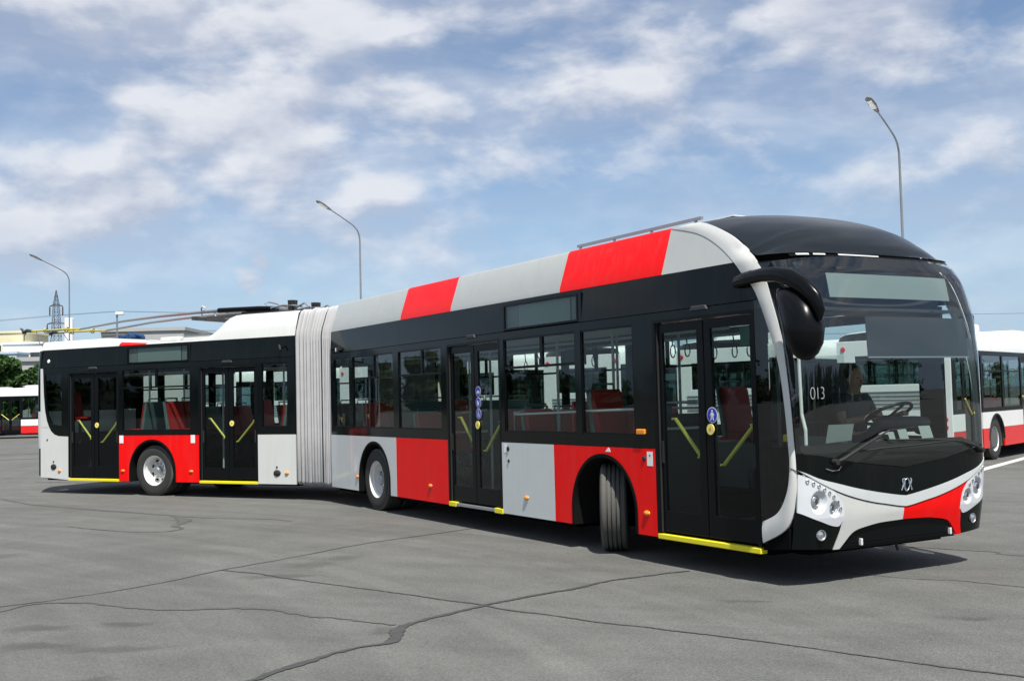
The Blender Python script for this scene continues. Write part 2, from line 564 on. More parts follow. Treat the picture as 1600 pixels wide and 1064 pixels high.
def smooth_interp(x, xs, ys):
    """monotone cubic through the knots"""
    if x <= xs[0]: return ys[0]
    if x >= xs[-1]: return ys[-1]
    n = len(xs)
    d = [(ys[i + 1] - ys[i]) / (xs[i + 1] - xs[i]) for i in range(n - 1)]
    m = [d[0]] + [0 if d[i - 1] * d[i] <= 0 else 2 * d[i - 1] * d[i] / (d[i - 1] + d[i]) for i in range(1, n - 1)] + [d[-1]]
    for i in range(n - 1):
        if x <= xs[i + 1]:
            h = xs[i + 1] - xs[i]; t = (x - xs[i]) / h
            return ((2 * t ** 3 - 3 * t * t + 1) * ys[i] + (t ** 3 - 2 * t * t + t) * h * m[i] + (-2 * t ** 3 + 3 * t * t) * ys[i + 1] + (t ** 3 - t * t) * h * m[i + 1])


def wall_cells(mb, a0, a1, z0, z1, holes, d0, d1, f):
    """flat wall a0..a1 x z0..z1 with rectangular holes (a0,a1,z0,z1), between depths d0 and d1"""
    A = sorted({a0, a1} | {h[i] for h in holes for i in (0, 1) if a0 < h[i] < a1})
    Z = sorted({z0, z1} | {h[i] for h in holes for i in (2, 3) if z0 < h[i] < z1})

    def solid(i, j):
        if i < 0 or j < 0 or i >= len(A) - 1 or j >= len(Z) - 1: return False
        ca = (A[i] + A[i + 1]) / 2; cz = (Z[j] + Z[j + 1]) / 2
        return not any(h[0] < ca < h[1] and h[2] < cz < h[3] for h in holes)

    def q(*ps):
        b = len(mb.v)
        for p in ps: mb.v.append(f(*p))
        mb.face(range(b, b + 4))
    for i in range(len(A) - 1):
        for j in range(len(Z) - 1):
            if not solid(i, j): continue
            x0, x1, y0, y1 = A[i], A[i + 1], Z[j], Z[j + 1]
            q((x0, y0, d1), (x1, y0, d1), (x1, y1, d1), (x0, y1, d1))
            q((x0, y0, d0), (x0, y1, d0), (x1, y1, d0), (x1, y0, d0))
            if not solid(i - 1, j): q((x0, y0, d0), (x0, y0, d1), (x0, y1, d1), (x0, y1, d0))
            if not solid(i + 1, j): q((x1, y0, d0), (x1, y1, d0), (x1, y1, d1), (x1, y0, d1))
            if not solid(i, j - 1): q((x0, y0, d0), (x1, y0, d0), (x1, y0, d1), (x0, y0, d1))
            if not solid(i, j + 1): q((x0, y1, d0), (x0, y1, d1), (x1, y1, d1), (x1, y1, d0))


# ================================================================== THE SETTING
g = MB()
ns = 24
S_ = 2500.0
g.grid([[(-S_ + 2 * S_ * i / ns, -S_ + 2 * S_ * j / ns, 0) for i in range(ns + 1)] for j in range(ns + 1)])
ground = g.build('ground', 'asphalt')
tag(ground, kind='structure')


def seam(pts, w, name, mt, jag=0.35, z=0.004, step=0.035, wander=0.012, seed=0):
    """a tarred joint or crack as a thin ragged ribbon lying on the asphalt"""
    rn = random.Random(seed)
    P = [Vector((p[0], p[1], 0)) for p in pts]
    W = w if isinstance(w, (list, tuple)) else [w] * len(P)
    L, Rr = [], []
    drift = 0.0; pulse = 0.0
    for i in range(len(P) - 1):
        n = max(2, int((P[i + 1] - P[i]).length / step))
        for k in range(n):
            t = k / n
            a = P[max(0, i - 1)]; b = P[i]; c = P[i + 1]; d = P[min(len(P) - 1, i + 2)]
            p = 0.5 * ((2 * b) + (c - a) * t + (2 * a - 5 * b + 4 * c - d) * t * t + (3 * b - a - 3 * c + d) * t ** 3)
            tg = (c - b).normalized(); nn = Vector((-tg.y, tg.x, 0))
            drift = drift * 0.85 + rn.uniform(-1, 1) * wander
            pulse = pulse * .9 + rn.uniform(-1, 1) * .14
            ww = (W[i] + (W[i + 1] - W[i]) * t) * 0.5 * max(.25, 1 + pulse)
            L.append(p + nn * (drift + ww * (1 + rn.uniform(-jag, jag))) + Vector((0, 0, z)))
            Rr.append(p + nn * (drift - ww * (1 + rn.uniform(-jag, jag))) + Vector((0, 0, z)))
    m = MB(); m.grid([L, Rr])
    return m.build(name, mt, ground)


C1 = [(-6.6, 8.2), (-4.51, 9.77), (-4.19, 10.0), (-3.88, 10.31), (-3.67, 10.56), (-3.4, 10.96), (-3.07, 11.59), (-2.53, 12.37), (-1.89, 13.38), (-1.26, 14.06), (-0.61, 14.74), (-0.06, 15.46), (2.0, 17.8)]
C2 = [(-3.07, 11.59), (-2.64, 11.31), (-2.44, 11.12), (-1.74, 10.53), (-1.2, 10.08), (-0.6, 9.56), (-0.35, 9.35), (-0.05, 9.03), (0.25, 8.81), (0.53, 8.55), (0.89, 8.3), (1.23, 8.03), (1.7, 7.69), (2.12, 7.32), (2.49, 6.99), (2.96, 6.61), (4.0, 5.8)]
C3 = [(-2.1, 6.3), (-1.67, 6.96), (-1.56, 7.18), (-1.4, 7.42), (-1.27, 7.64), (-1.12, 7.82), (-0.95, 7.92), (-0.9, 8.08), (-0.91, 8.37), (-0.84, 8.59), (-0.66, 8.82), (-0.37, 9.18), (-0.21, 9.36), (-0.05, 9.51), (0.23, 9.75), (0.55, 10.03), (0.77, 10.28), (1.15, 10.55), (1.54, 10.76), (1.68, 10.80)]
C4 = [(-5.2, 8.2), (-4.38, 9.49), (-4.23, 9.88), (-3.82, 9.86), (-3.32, 9.56), (-3.01, 9.43), (-2.64, 9.44), (-2.19, 9.36), (-1.59, 9.01), (-1.26, 8.82), (-1.03, 8.62), (-0.91, 8.58)]
C5 = [(-9.98, 21.6), (-8.72, 20.12), (-7.35, 18.98), (-6.33, 18.21), (-5.43, 17.52), (-4.97, 17.13), (-4.4, 16.82), (-3.67, 16.58), (-3.2, 16.13)]
C6 = [(-5.36, 17.5), (-4.92, 16.6), (-4.86, 15.92), (-4.65, 15.57), (-4.86, 15.24), (-5.54, 15.45), (-6.59, 16.28)]
C7 = [(2.4, 10.9), (3.25, 10.34), (3.57, 10.08), (3.91, 9.92), (4.19, 9.65), (4.6, 9.3), (6.0, 8.4)]
C8 = [(3.6, 12.6), (4.88, 11.59), (5.08, 11.24), (7.5, 9.2)]
seam(C1, 0.022, 'tar_seam', 'tar', seed=1, jag=0.2, wander=0.004)
seam(C2, [.02, .025, .03, .02, .018, .02, .03, .024, .022, .02, .02, .022, .022, .02, .024, .02, .02], 'tar_seam', 'tar', seed=2, jag=0.3, wander=0.006, z=0.005)
seam(C3, [.03, .05, .07, .09, .06, .035, .05, .10, .14, .05, .05, .055, .05, .045, .05, .06, .04, .05, .05, .05], 'tar_seam', 'tar', seed=3, jag=0.35, z=0.006, wander=0.008)
seam(C4, [.02, .03, .045, .03, .03, .03, .05, .035, .03, .03, .04, .03], 'tar_seam', 'crack_fill', seed=4, jag=0.5, z=0.0045, wander=0.02)
seam(C5, [.05, .08, .06, .07, .09, .07, .04, .03, .02], 'tar_seam', 'crack_fill', seed=5, jag=0.45, step=0.1)
seam(C6, [.08, .16, .10, .05, .03, .02, .02], 'tar_seam', 'crack_fill', seed=6, jag=0.4, z=0.0055, step=0.08)
seam(C7, 0.02, 'tar_seam', 'crack_fill', seed=7, jag=0.3, wander=0.01)
seam(C8, 0.025, 'tar_seam', 'crack_fill', seed=8, jag=0.3, wander=0.01)
for i, (p, q) in enumerate((((-34, 36.5), (-8.5, 47)), ((-30, 33), (-12, 40.5)))):
    seam([p, q], 0.25, 'tar_seam', 'crack_fill', seed=20 + i, step=0.5, jag=0.2)
# white bay lines by the parked buses
for (p, q, w) in (((8.4, 21.3), (20.5, 38.0), 0.20),):
    d = (Vector(q + (0,)) - Vector(p + (0,))).normalized(); n = Vector((-d.y, d.x, 0)) * w / 2
    m = MB(); m.grid([[Vector(p + (0.004,)) + n, Vector(q + (0.004,)) + n], [Vector(p + (0.004,)) - n, Vector(q + (0.004,)) - n]])
    m.build('bay_line', 'road_paint', ground)

# ================================================================== THE ARTICULATED TROLLEYBUS
T1, T2 = R(-59.535), R(-28.131)
O1 = Vector((-2.0236, 19.6649, 0)); O2 = Vector((-3.2678, 20.8243, 0))
ROOT_LOC = (O1 + O2) / 2
bus = empty('articulated_trolleybus', ROOT_LOC)
tag(bus, 'long articulated red, white and black trolleybus with silver accordion joint in the foreground', 'trolleybus')
M1 = Matrix.Translation(O1 - ROOT_LOC) @ Matrix.Rotation(T1, 4, 'Z')
M2 = Matrix.Translation(O2 - ROOT_LOC) @ Matrix.Rotation(T2, 4, 'Z')
ID = Matrix.Identity(4)


def sv(a, b, d): return (a, -d, b)          # (u, z, v) -> local


class SB(MB):
    """mesh builder in section coordinates (u forward, v to the door side, z up)"""
    def put(s, sec, name, mats, parent=None, **k):
        s.v = [(p[0], -p[1], p[2]) for p in s.v]
        return s.build(name, mats, parent or bus, ID if parent else (M1 if sec == 1 else M2), **k)


def fz(a, b, d): return (a, d, b)


ZB, ZW, ZS, ZT = 0.275, 1.16, 2.535, 2.91      # skirt bottom, belt line, seam, top of black band
GL0, GL1 = 1.29, 2.44                         # glass bottom / top
VO = 1.275


def arch_poly(u0, u1, uc, ra, z0, z1, zc=0.47, n=18):
    """panel outline with a wheel arch cut from its lower edge"""
    pts = [(u0, z1), (u0, z0)]
    k = []
    for i in range(n + 1):
        a = PI - PI * i / n
        k.append((uc + ra * math.cos(a), zc + ra * 1.0 * math.sin(a)))
    pts += [(uc - ra, z0)] + k + [(uc + ra, z0)]
    pts += [(u1, z0), (u1, z1)]
    return pts


def skirt(sec, u0, u1, mt, arch=None, side=1, z0=ZB, z1=ZW - 0.004):
    s = SB()
    g_ = 0.003
    if arch: poly = arch_poly(u0 + g_, u1 - g_, arch, 0.605, z0, z1)
    else: poly = [(u0 + g_, z1), (u0 + g_, z0), (u1 - g_, z0), (u1 - g_, z1)]
    s.prism(poly, side * (VO - 0.03), side * VO, fz)
    return s.put(sec, 'skirt_panel', mt)


def arch_lip(sec, uc, side=1):
    s = SB(); n = 28
    rows = []
    for i in range(n + 1):
        a = PI * i / n
        c, si = math.cos(a), math.sin(a)
        rows.append([(uc + r * c, side * v, 0.47 + r * si) for r, v in ((0.612, 1.262), (0.612, 1.284), (0.575, 1.284), (0.56, 1.255), (0.56, 0.80))])
    for sgn, ri in ((1, 0), (-1, -1)):
        base = rows[ri]
        ext = [(p[0], p[1], ZB) for p in base]
        if ri == 0: rows.insert(0, ext)
        else: rows.append(ext)
    s.grid(rows)
    # closed inner face of the arch
    s.prism([(uc + 0.60 * math.cos(PI * i / n), 0.47 + 0.60 * math.sin(PI * i / n)) for i in range(n + 1)] + [(uc - 0.60, 0.25), (uc + 0.60, 0.25)], side * 0.80, side * 0.78, fz)
    return s.put(sec, 'wheel_arch', 'liner', smooth=40)


def pane(sec, u0, u1, z0, z1, mt='window_glass', side=1, v=1.262, parent=None):
    s = SB(); s.box(u0, u1, min(side * (v - 0.006), side * v), max(side * (v - 0.006), side * v), z0, z1)
    return s.put(sec, 'window_pane', mt, parent)


def window(sec, u0, u1, vents=None, side=1, mt='window_glass', z0=GL0, z1=GL1):
    """glazing with an optional row of tilting vents: frame part with panes as sub-parts"""
    s = SB()
    t = 0.018
    a, b = side * 1.236, side * 1.268
    lo, hi = min(a, b), max(a, b)
    s.box(u0, u0 + t, lo, hi, z0, z1); s.box(u1 - t, u1, lo, hi, z0, z1)
    s.box(u0 + t, u1 - t, lo, hi, z0, z0 + t); s.box(u0 + t, u1 - t, lo, hi, z1 - t, z1)
    if vents:
        s.box(u0 + t, u1 - t, lo, hi, 2.065, 2.095)
        edges = [u0 + t] + vents + [u1 - t]
        for vv in vents:
            s.box(vv - 0.028, vv + 0.028, lo, hi, 2.095, z1 - t)
    fr = s.put(sec, 'window_frame', 'black_satin')
    if vents:
        pane(sec, u0 + t, u1 - t, z0 + t, 2.065, mt, side, 1.255, fr)
        e = [u0 + t - 0.028] + vents + [u1 - t + 0.028]
        for i in range(len(e) - 1):
            pane(sec, e[i] + 0.028, e[i + 1] - 0.028, 2.095, z1 - t, mt, side, 1.255, fr)
    else:
        pane(sec, u0 + t, u1 - t, z0 + t, z1 - t, mt, side, 1.255, fr)
    return fr


def icon(kind, c, r, parent, sec):
    """white pictogram lying on a door sign, section coordinates (u,z) centre"""
    s = SB(); v0, v1 = 1.2475, 1.2485
    u, z = c
    k = r

    def poly(p): s.prism([(u + a * k, z + b * k) for a, b in p], v0, v1, fz)

    def disc(a, b, rr, n=12): poly([(a + rr * math.cos(2 * PI * i / n), b + rr * math.sin(2 * PI * i / n)) for i in range(n)])

    def ring(a, b, r1, r2, n=16):
        for i in range(n):
            t0, t1 = 2 * PI * i / n, 2 * PI * (i + 1) / n
            poly([(a + r1 * math.cos(t0), b + r1 * math.sin(t0)), (a + r2 * math.cos(t0), b + r2 * math.sin(t0)), (a + r2 * math.cos(t1), b + r2 * math.sin(t1)), (a + r1 * math.cos(t1), b + r1 * math.sin(t1))])
    if kind == 'walker':
        disc(0.02, 0.55, 0.15)
        poly([(-.16, .36), (.18, .36), (.2, -.05), (-.16, -.05)])
        poly([(-.16, .36), (-.16, .2), (-.36, -.12), (-.44, -.06)]); poly([(.18, .36), (.18, .2), (.36, -.1), (.44, -.04)])
        poly([(-.16, -.06), (0.0, -.06), (-.2, -.72), (-.34, -.72)]); poly([(.02, -.06), (.2, -.06), (.34, -.72), (.2, -.72)])
    elif kind == 'pram':
        poly([(-.5, .1), (.4, .1), (.25, -.25), (-.35, -.25)]); poly([(-.5, .13), (-.05, .13), (-.05, .5), (-.35, .4)])
        ring(-.28, -.42, .1, .17); ring(.2, -.42, .1, .17); poly([(.38, .1), (.46, .1), (.6, .42), (.52, .45)])
    elif kind == 'wheelchair':
        disc(-.08, .6, .12); poly([(-.16, .44), (.0, .44), (.05, -.02), (-.12, -.02)]); poly([(-.1, .0), (.3, .0), (.3, -.13), (-.1, -.13)])
        poly([(.2, -.1), (.33, -.1), (.5, -.6), (.38, -.62)]); ring(-.03, -.25, .27, .36)
    else:
        ring(-.36, -.2, .2, .27); ring(.36, -.2, .2, .27)
        for a, b, c2, d in ((-.36, -.2, -.15, .2), (-.15, .2, .22, .2), (.22, .2, .36, -.2), (-.15, .2, .02, -.2), (.02, -.2, .22, .2), (-.36, -.2, .02, -.2)):
            L_ = math.hypot(c2 - a, d - b); nx, ny = -(d - b) / L_ * .03, (c2 - a) / L_ * .03
            poly([(a + nx, b + ny), (c2 + nx, d + ny), (c2 - nx, d - ny), (a - nx, b - ny)])
    return s.put(sec, 'pictogram', 'sign_white', parent)


def disc_on(sec, name, mt, u, z, r, parent, v0=1.240, v1=1.247, n=24, zs=1.0):
    s = SB(); s.prism([(u + r * math.cos(2 * PI * i / n), z + zs * r * math.sin(2 * PI * i / n)) for i in range(n)], v0, v1, fz)
    return s.put(sec, name, mt, parent)


def door(sec, u0, u1, top, step='full', bars=((0.13, 1.46, 0.39, 1.09), (0.90, 1.41, 0.61, 1.03)), button=True, signs=()):
    """two-leaf passenger door: surround, two leaves, step edge"""
    w = u1 - u0
    s = SB()                                           # surround
    s.box(u0 - 0.012, u0 + 0.03, 1.19, 1.277, 0.33, top + 0.03); s.box(u1 - 0.03, u1 + 0.012, 1.19, 1.277, 0.33, top + 0.03)
    s.box(u0 + 0.03, u1 - 0.03, 1.19, 1.277, top, top + 0.03)
    s.put(sec, 'door_surround', 'black_satin')
    st = SB()                                          # rubber seal bead at the edge
    st.box(u0 + 0.03, u0 + 0.042, 1.235, 1.262, 0.33, top)
    st.put(sec, 'door_seal', 'rubber')
    um = (u0 + u1) / 2
    for li, (a, b) in enumerate(((u0 + 0.045, um - 0.006), (um + 0.006, u1 - 0.033))):
        f = SB()
        hole = (a + 0.06 + (0.0 if li == 0 else 0.035), b - 0.06 - (0.035 if li == 0 else 0.0), 0.55, top - 0.10)
        wall_cells(f, a, b, 0.34, top - 0.012, [hole], 1.208, 1.244, fz)
        leaf = f.put(sec, 'door_leaf', 'black_satin', bevel=0.004)
        p = SB(); p.box(hole[0], hole[1], 1.226, 1.232, hole[2], hole[3]); p.put(sec, 'pane', 'door_glass', leaf)
        # low kick glass, darker
        bx = bars[li]
        t = SB(); t.tube([(u0 + bx[0] * w, 1.17, bx[1]), (u0 + bx[2] * w, 1.17, bx[3])], 0.019, 10)
        for e in ((bx[0], bx[1]), (bx[2], bx[3])):
            t.tube([(u0 + e[0] * w, 1.17, e[1]), (u0 + e[0] * w, 1.215, e[1])], 0.012, 6)
        t.put(sec, 'grab_bar', 'yellow_rail', leaf, smooth=50)
        h = SB(); hu = a + 0.03 if li == 0 else b - 0.03
        h.box(hu - 0.016, hu + 0.016, 1.244, 1.252, 1.02, 1.24); h.put(sec, 'pull_recess', 'rubber', leaf)
        if li == 1 and button:
            disc_on(sec, 'door_button', 'button_yellow', um + 0.075, 1.365, 0.052, leaf, 1.244, 1.254)
            disc_on(sec, 'button_mark', 'amber', um + 0.075, 1.365, 0.016, leaf, 1.254, 1.256)
        if li == 1:
            for (kind, z, r) in signs:
                disc_on(sec, 'sign_disc', 'sign_white', um + 0.10, z, r, leaf, 1.2445, 1.2455)
                disc_on(sec, 'sign_field', 'sign_blue', um + 0.10, z, r * 0.91, leaf, 1.2455, 1.247)
                icon(kind, (um + 0.10, z), r * 0.95, leaf, sec)
    if step == 'full':
        e = SB(); e.box(u0 - 0.005, u1 + 0.0, 1.20, 1.283, 0.262, 0.312); e.put(sec, 'step_edge', 'yellow_paint', bevel=0.006)
    else:
        e = SB(); e.box(u0 + 0.21, u1 - 0.20, 1.20, 1.281, 0.275, 0.312); e.put(sec, 'step_edge', 'steel', bevel=0.004)
        for (a, b) in ((u0 + 0.0, u0 + 0.205), (u1 - 0.195, u1 + 0.012)):
            e = SB(); e.box(a, b, 1.19, 1.286, 0.262, 0.325); e.put(sec, 'step_corner', 'yellow_paint', bevel=0.006)
    k = SB(); k.box(u0, u1, 1.10, 1.195, 0.27, 0.335); k.put(sec, 'step_sill', 'underbody')
    # small lamp above the door
    l = SB(); l.prism([(um - 0.13, top + 0.08), (um + 0.13, top + 0.08), (um + 0.10, top + 0.125), (um - 0.10, top + 0.125)], 1.27, 1.30, fz)
    l.put(sec, 'door_lamp', 'interior_dark', bevel=0.008)


def side_display(sec, u0, u1, lu0, lu1):
    z0, z1 = 2.572, 2.842
    s = SB()
    wall_cells(s, u0 - 0.03, u1 + 0.03, z0 - 0.025, z1 + 0.025, [(u0, u1, z0, z1)], 1.255, 1.281, fz)
    fr = s.put(sec, 'display_frame', 'black_satin', bevel=0.003)
    p = SB(); p.box(u0, u1, 1.266, 1.270, z0, z1); p.put(sec, 'display_pane', 'window_glass', fr)
    p = SB(); p.box(lu0, lu1, 1.235, 1.245, z0, z1); p.put(sec, 'display_screen', 'led_panel', fr)
    for (a_, b_) in ((u0 + 0.001, lu0 - 0.02), (lu1 + 0.02, u1 - 0.001)):
        p = SB(); p.box(a_, b_, 1.232, 1.238, z0, z1); p.put(sec, 'display_backing', 'interior_grey', fr)


def marker(sec, u, z, name='side_marker', mt='amber', rx=0.05, rz=0.028):
    s = SB()
    s.lathe([(0.0, 0.026), (0.6, 0.022), (0.92, 0.010), (1.0, 0.0)], (0, 0, 0), 'y', 16)
    s.v = [(u + p[0] * rx, VO + p[1], z + p[2] * rz) for p in s.v]
    return s.put(sec, name, mt, smooth=60)


def sticker(sec, u, z, w, h, name='sticker', mt='sign_white', dark=True):
    s = SB(); s.box(u - w / 2, u + w / 2, VO + 0.0005, VO + 0.0025, z - h / 2, z + h / 2)
    o = s.put(sec, name, mt)
    if dark:
        d = SB(); d.prism([(u - w * .15, z + h * .28), (u + w * .15, z + h * .28), (u, z + h * .1)], VO + .0026, VO + .0032, fz)
        d.put(sec, 'sticker_mark', 'interior_dark', o)
    return o


def cap(sec, u, z, r=0.03):
    s = SB(); s.lathe([(0.0, 0.012), (r * .7, 0.012), (r, 0.0)], (u, VO, z), 'y', 14)
    return s.put(sec, 'lock_cap', 'rubber', smooth=40)


def wheel_mesh():
    """tyre (ribbed tread), rim and hub meshes about the local y axis, outer face towards -y"""
    t = MB()
    rs, rt = 0.455, 0.480
    prof = [(0.285, -0.118), (0.295, -0.142), (0.36, -0.152), (0.43, -0.150), (rs, -0.140)]
    t.cur = 0
    t.lathe(prof, (0, 0, 0), 'y', 56)
    t.lathe([(r, -h) for r, h in prof], (0, 0, 0), 'y', 56)
    t.cur = 1
    tr = [(rs, -0.140), (rt - 0.008, -0.128), (rt, -0.118)]
    for gx in (-0.072, -0.025, 0.025, 0.072):
        tr += [(rt, gx - 0.0085), (rt - 0.022, gx - 0.006), (rt - 0.022, gx + 0.006), (rt, gx + 0.0085)]
    tr += [(rt, 0.118), (rt - 0.008, 0.128), (rs, 0.140)]
    t.lathe(tr, (0, 0, 0), 'y', 56)
    r = MB()
    rp = [(0.287, -0.118), (0.293, -0.132), (0.283, -0.138), (0.274, -0.128), (0.268, -0.09), (0.250, -0.075), (0.246, 0.005), (0.225, 0.035), (0.20, 0.030), (0.165, 0.012), (0.12, 0.008), (0.0, 0.008)]
    r.lathe(rp, (0, 0, 0), 'y', 48)
    hh = MB()
    hh.lathe([(0.0, -0.085), (0.05, -0.085), (0.062, -0.075), (0.075, -0.02), (0.085, 0.006)], (0, 0, 0), 'y', 24)
    for k in range(10):
        a = 2 * PI * k / 10
        hh.lathe([(0.0, -0.028), (0.013, -0.028), (0.015, 0.008)], (0.135 * math.cos(a), 0, 0.135 * math.sin(a)), 'y', 6)
    hd = MB()
    for k in range(8):
        a = 2 * PI * (k + .5) / 8
        ca, sa = math.cos(a), math.sin(a)
        pts = []
        for i in range(12):
            b = 2 * PI * i / 12
            rr = 0.192 + 0.022 * math.cos(b); tt = 0.034 * math.sin(b)
            pts.append((rr * ca - tt * sa, rr * sa + tt * ca))
        hd.prism(pts, 0.006, 0.03, lambda a_, b_, d: (a_, d, b_))
    return t, r, hh, hd


_t, _r2, _h, _hd = wheel_mesh()
WH = [_t.build('wheel', ['tyre_rubber', 'tread_rubber'], smooth=35), _r2.build('rim', 'rim_paint', smooth=35), _h.build('hub', 'steel', smooth=35), _hd.build('rim_hole', 'underbody')]
WH_DATA = [(o.name.split('.')[0], o.data) for o in WH]
for o in WH: bpy.data.objects.remove(o)


def put_wheel(parent, mtx, hub='steel'):
    w = bpy.data.objects.new('wheel', WH_DATA[0][1]); col.objects.link(w); w.parent = parent; w.matrix_basis = mtx
    for nm, d in WH_DATA[1:]:
        c = bpy.data.objects.new(nm, d); col.objects.link(c); c.parent = w
    return w


def bus_wheel(sec, u, side=1, steer=0.0):
    M = M1 if sec == 1 else M2
    m = M @ Matrix.Translation((u, -side * (1.075 if steer == 0 else .985), 0.480)) @ Matrix.Rotation(steer + (0 if side == 1 else PI), 4, 'Z')
    w = put_wheel(bus, m)
    # twin inner tyre on the driven axles
    return w


# ---------------------------------------------------------------- front section, door side
for (u0, u1, mt, ar) in ((0.0, 0.90, 'grey_paint', None), (0.90, 2.655, 'grey_paint', 1.815), (2.655, 4.365, 'red_paint', None),
                         (5.84, 7.055, 'grey_paint', None), (7.055, 8.97, 'red_paint', 8.035)):
    skirt(1, u0, u1, mt, ar)
arch_lip(1, 1.815); arch_lip(1, 8.035)
band = SB()
holes = [(0.15, 0.83, GL0, GL1), (0.98, 2.585, GL0, GL1), (2.775, 4.19, GL0, GL1), (5.935, 7.545, GL0, GL1), (7.66, 8.635, GL0, GL1),
         (4.365, 5.84, 0.0, 2.445), (8.97, 10.475, 0.0, 2.445)]
wall_cells(band, 0.0, 10.475, ZW, ZS - 0.004, holes, 1.236, VO, fz)
band.put(1, 'window_band', 'black_paint')
for (a, b) in ((0.0, 2.79), (2.794, 5.865), (7.695, 10.30)):
    fas = SB()
    fas.prism([(VO, ZS + 0.004), (VO - 0.022, ZT - 0.004), (1.20, ZT - 0.004), (1.20, ZS + 0.004)], a, b, lambda p, q, d: (d, p, q))
    fas.put(1, 'fascia_panel', 'black_paint', smooth=30)
s = SB(); s.box(0.0, 10.45, 1.205, 1.234, ZS - .03, ZS + .03); s.put(1, 'seam_backing', 'underbody')  # dark strip added so the sunlit ceiling does not shine through the gap
# backing for the side display between the fascia panels
bk = SB(); bk.box(5.865, 7.695, 1.20, 1.23, ZS - 0.005, ZT - 0.004); bk.put(1, 'display_box', 'black_satin')
side_display(1, 5.99, 7.60, 6.28, 7.43)
tb = SB(); tb.box(5.867, 7.693, 1.231, 1.2565, 2.868, ZT - 0.004); tb.box(5.867, 5.958, 1.231, 1.274, 2.54, 2.867); tb.box(7.632, 7.693, 1.231, 1.274, 2.54, 2.867); tb.put(1, 'display_surround', 'black_paint')
window(1, 0.15, 0.83)
window(1, 0.98, 2.585, [1.835])
window(1, 2.775, 4.19, [3.565])
window(1, 5.935, 7.545, [6.815])
window(1, 7.66, 8.635)
door(1, 4.375, 5.83, 2.425, 'split', signs=(('bicycle', 1.80, 0.070), ('pram', 1.655, 0.070), ('wheelchair', 1.51, 0.070)))
door(1, 8.985, 10.46, 2.425, 'full', signs=(('walker', 1.50, 0.075),))
for u, z in ((1.13, 0.50), (3.80, 0.50), (6.42, 0.50), (8.80, 0.50)): marker(1, u, z)
s = SB(); s.box(8.685, 8.83, VO, VO + 0.03, 1.300, 1.358); s.put(1, 'turn_indicator', 'amber', bevel=0.012)
sticker(1, 8.875, 1.055, 0.095, 0.145)
cap(1, 8.775, 1.055, 0.03)
s = SB(); s.prism([(8.09, 1.105), (8.19, 1.105), (8.165, 1.15), (8.145, 1.15)], VO + .0005, VO + .002, fz); s.put(1, 'sticker', 'sign_white')
sticker(1, 5.93, 1.085, 0.075, 0.11, dark=False)
cap(1, 6.0, 1.08, 0.033); cap(1, 6.01, 0.93, 0.022)
# camera pod on the fascia at the rear of the front section and over the second door
for (u, z) in ((0.42, 2.585),):
    s = SB(); s.box(u - 0.14, u + 0.14, VO, VO + 0.03, z - 0.012, z + 0.012); s.box(u - 0.035, u + 0.035, VO, VO + 0.06, z - 0.035, z + 0.035)
    s.put(1, 'side_camera', 'rubber', bevel=0.006)
    s = SB(); s.box(u - 0.02, u + 0.01, VO + .06, VO + 0.064, z - 0.03, z + 0.03); s.put(1, 'camera_lens', 'sign_white')

# ---------------------------------------------------------------- roof covers of the front section
CVP = [(1.252, ZT), (1.243, 2.97), (1.112, 3.365), (1.085, 3.395), (0.95, 3.40)]


def cover(sec, u0, u1, mt, side=1, prof=CVP, name='roof_panel'):
    s = SB()
    s.grid([[(u0 + 0.004, side * v, z) for v, z in prof], [(u1 - 0.004, side * v, z) for v, z in prof]])
    s.grid([[(u0 + 0.004, side * v, z) for v, z in prof], [(u0 + 0.004, side * (v - 0.03), z - 0.01) for v, z in prof]])
    s.grid([[(u1 - 0.004, side * v, z) for v, z in prof], [(u1 - 0.004, side * (v - 0.03), z - 0.01) for v, z in prof]])
    return s.put(sec, name, mt, smooth=40)


for (u0, u1, mt) in ((0.0, 1.87, 'roof_grey'), (1.87, 2.83, 'roof_grey'), (2.83, 4.47, 'red_paint'), (4.47, 5.0, 'roof_grey'), (5.0, 6.6, 'roof_grey'), (6.6, 7.225, 'roof_grey'), (7.225, 9.12, 'red_paint')):
    cover(1, u0, u1, mt)
for (u0, u1, mt) in ((0.0, 2.83, 'grey_paint'), (2.83, 4.47, 'red_paint'), (4.47, 7.225, 'grey_paint'), (7.225, 9.12, 'red_paint')):
    cover(1, u0, u1, mt, -1)
s = SB(); s.box(0.0, 10.2, -1.20, 1.20, 2.86, 2.90); s.put(1, 'roof', 'grey_paint')
s = SB(); s.box(0.3, 9.4, -0.93, 0.93, 2.92, 3.34); s.put(1, 'roof_equipment', 'interior_grey')
# service rail and equipment lid showing above the covers
s = SB()
s.box(6.85, 9.15, 0.70, 0.735, 3.505, 3.535); s.box(6.85, 9.15, -0.735, -0.70, 3.505, 3.535)
for u in (6.9, 7.6, 8.3, 9.05):
    s.box(u - 0.012, u + 0.012, 0.705, 0.73, 3.34, 3.505); s.box(u - 0.012, u + 0.012, -0.73, -0.705, 3.34, 3.505)
s.put(1, 'roof_rail', 'steel')
s = SB(); s.box(6.95, 9.3, -0.62, 0.62, 3.34, 3.485); s.box(8.95, 9.5, -0.6, 0.6, 3.485, 3.505); s.put(1, 'roof_box', 'white_paint', bevel=0.02)

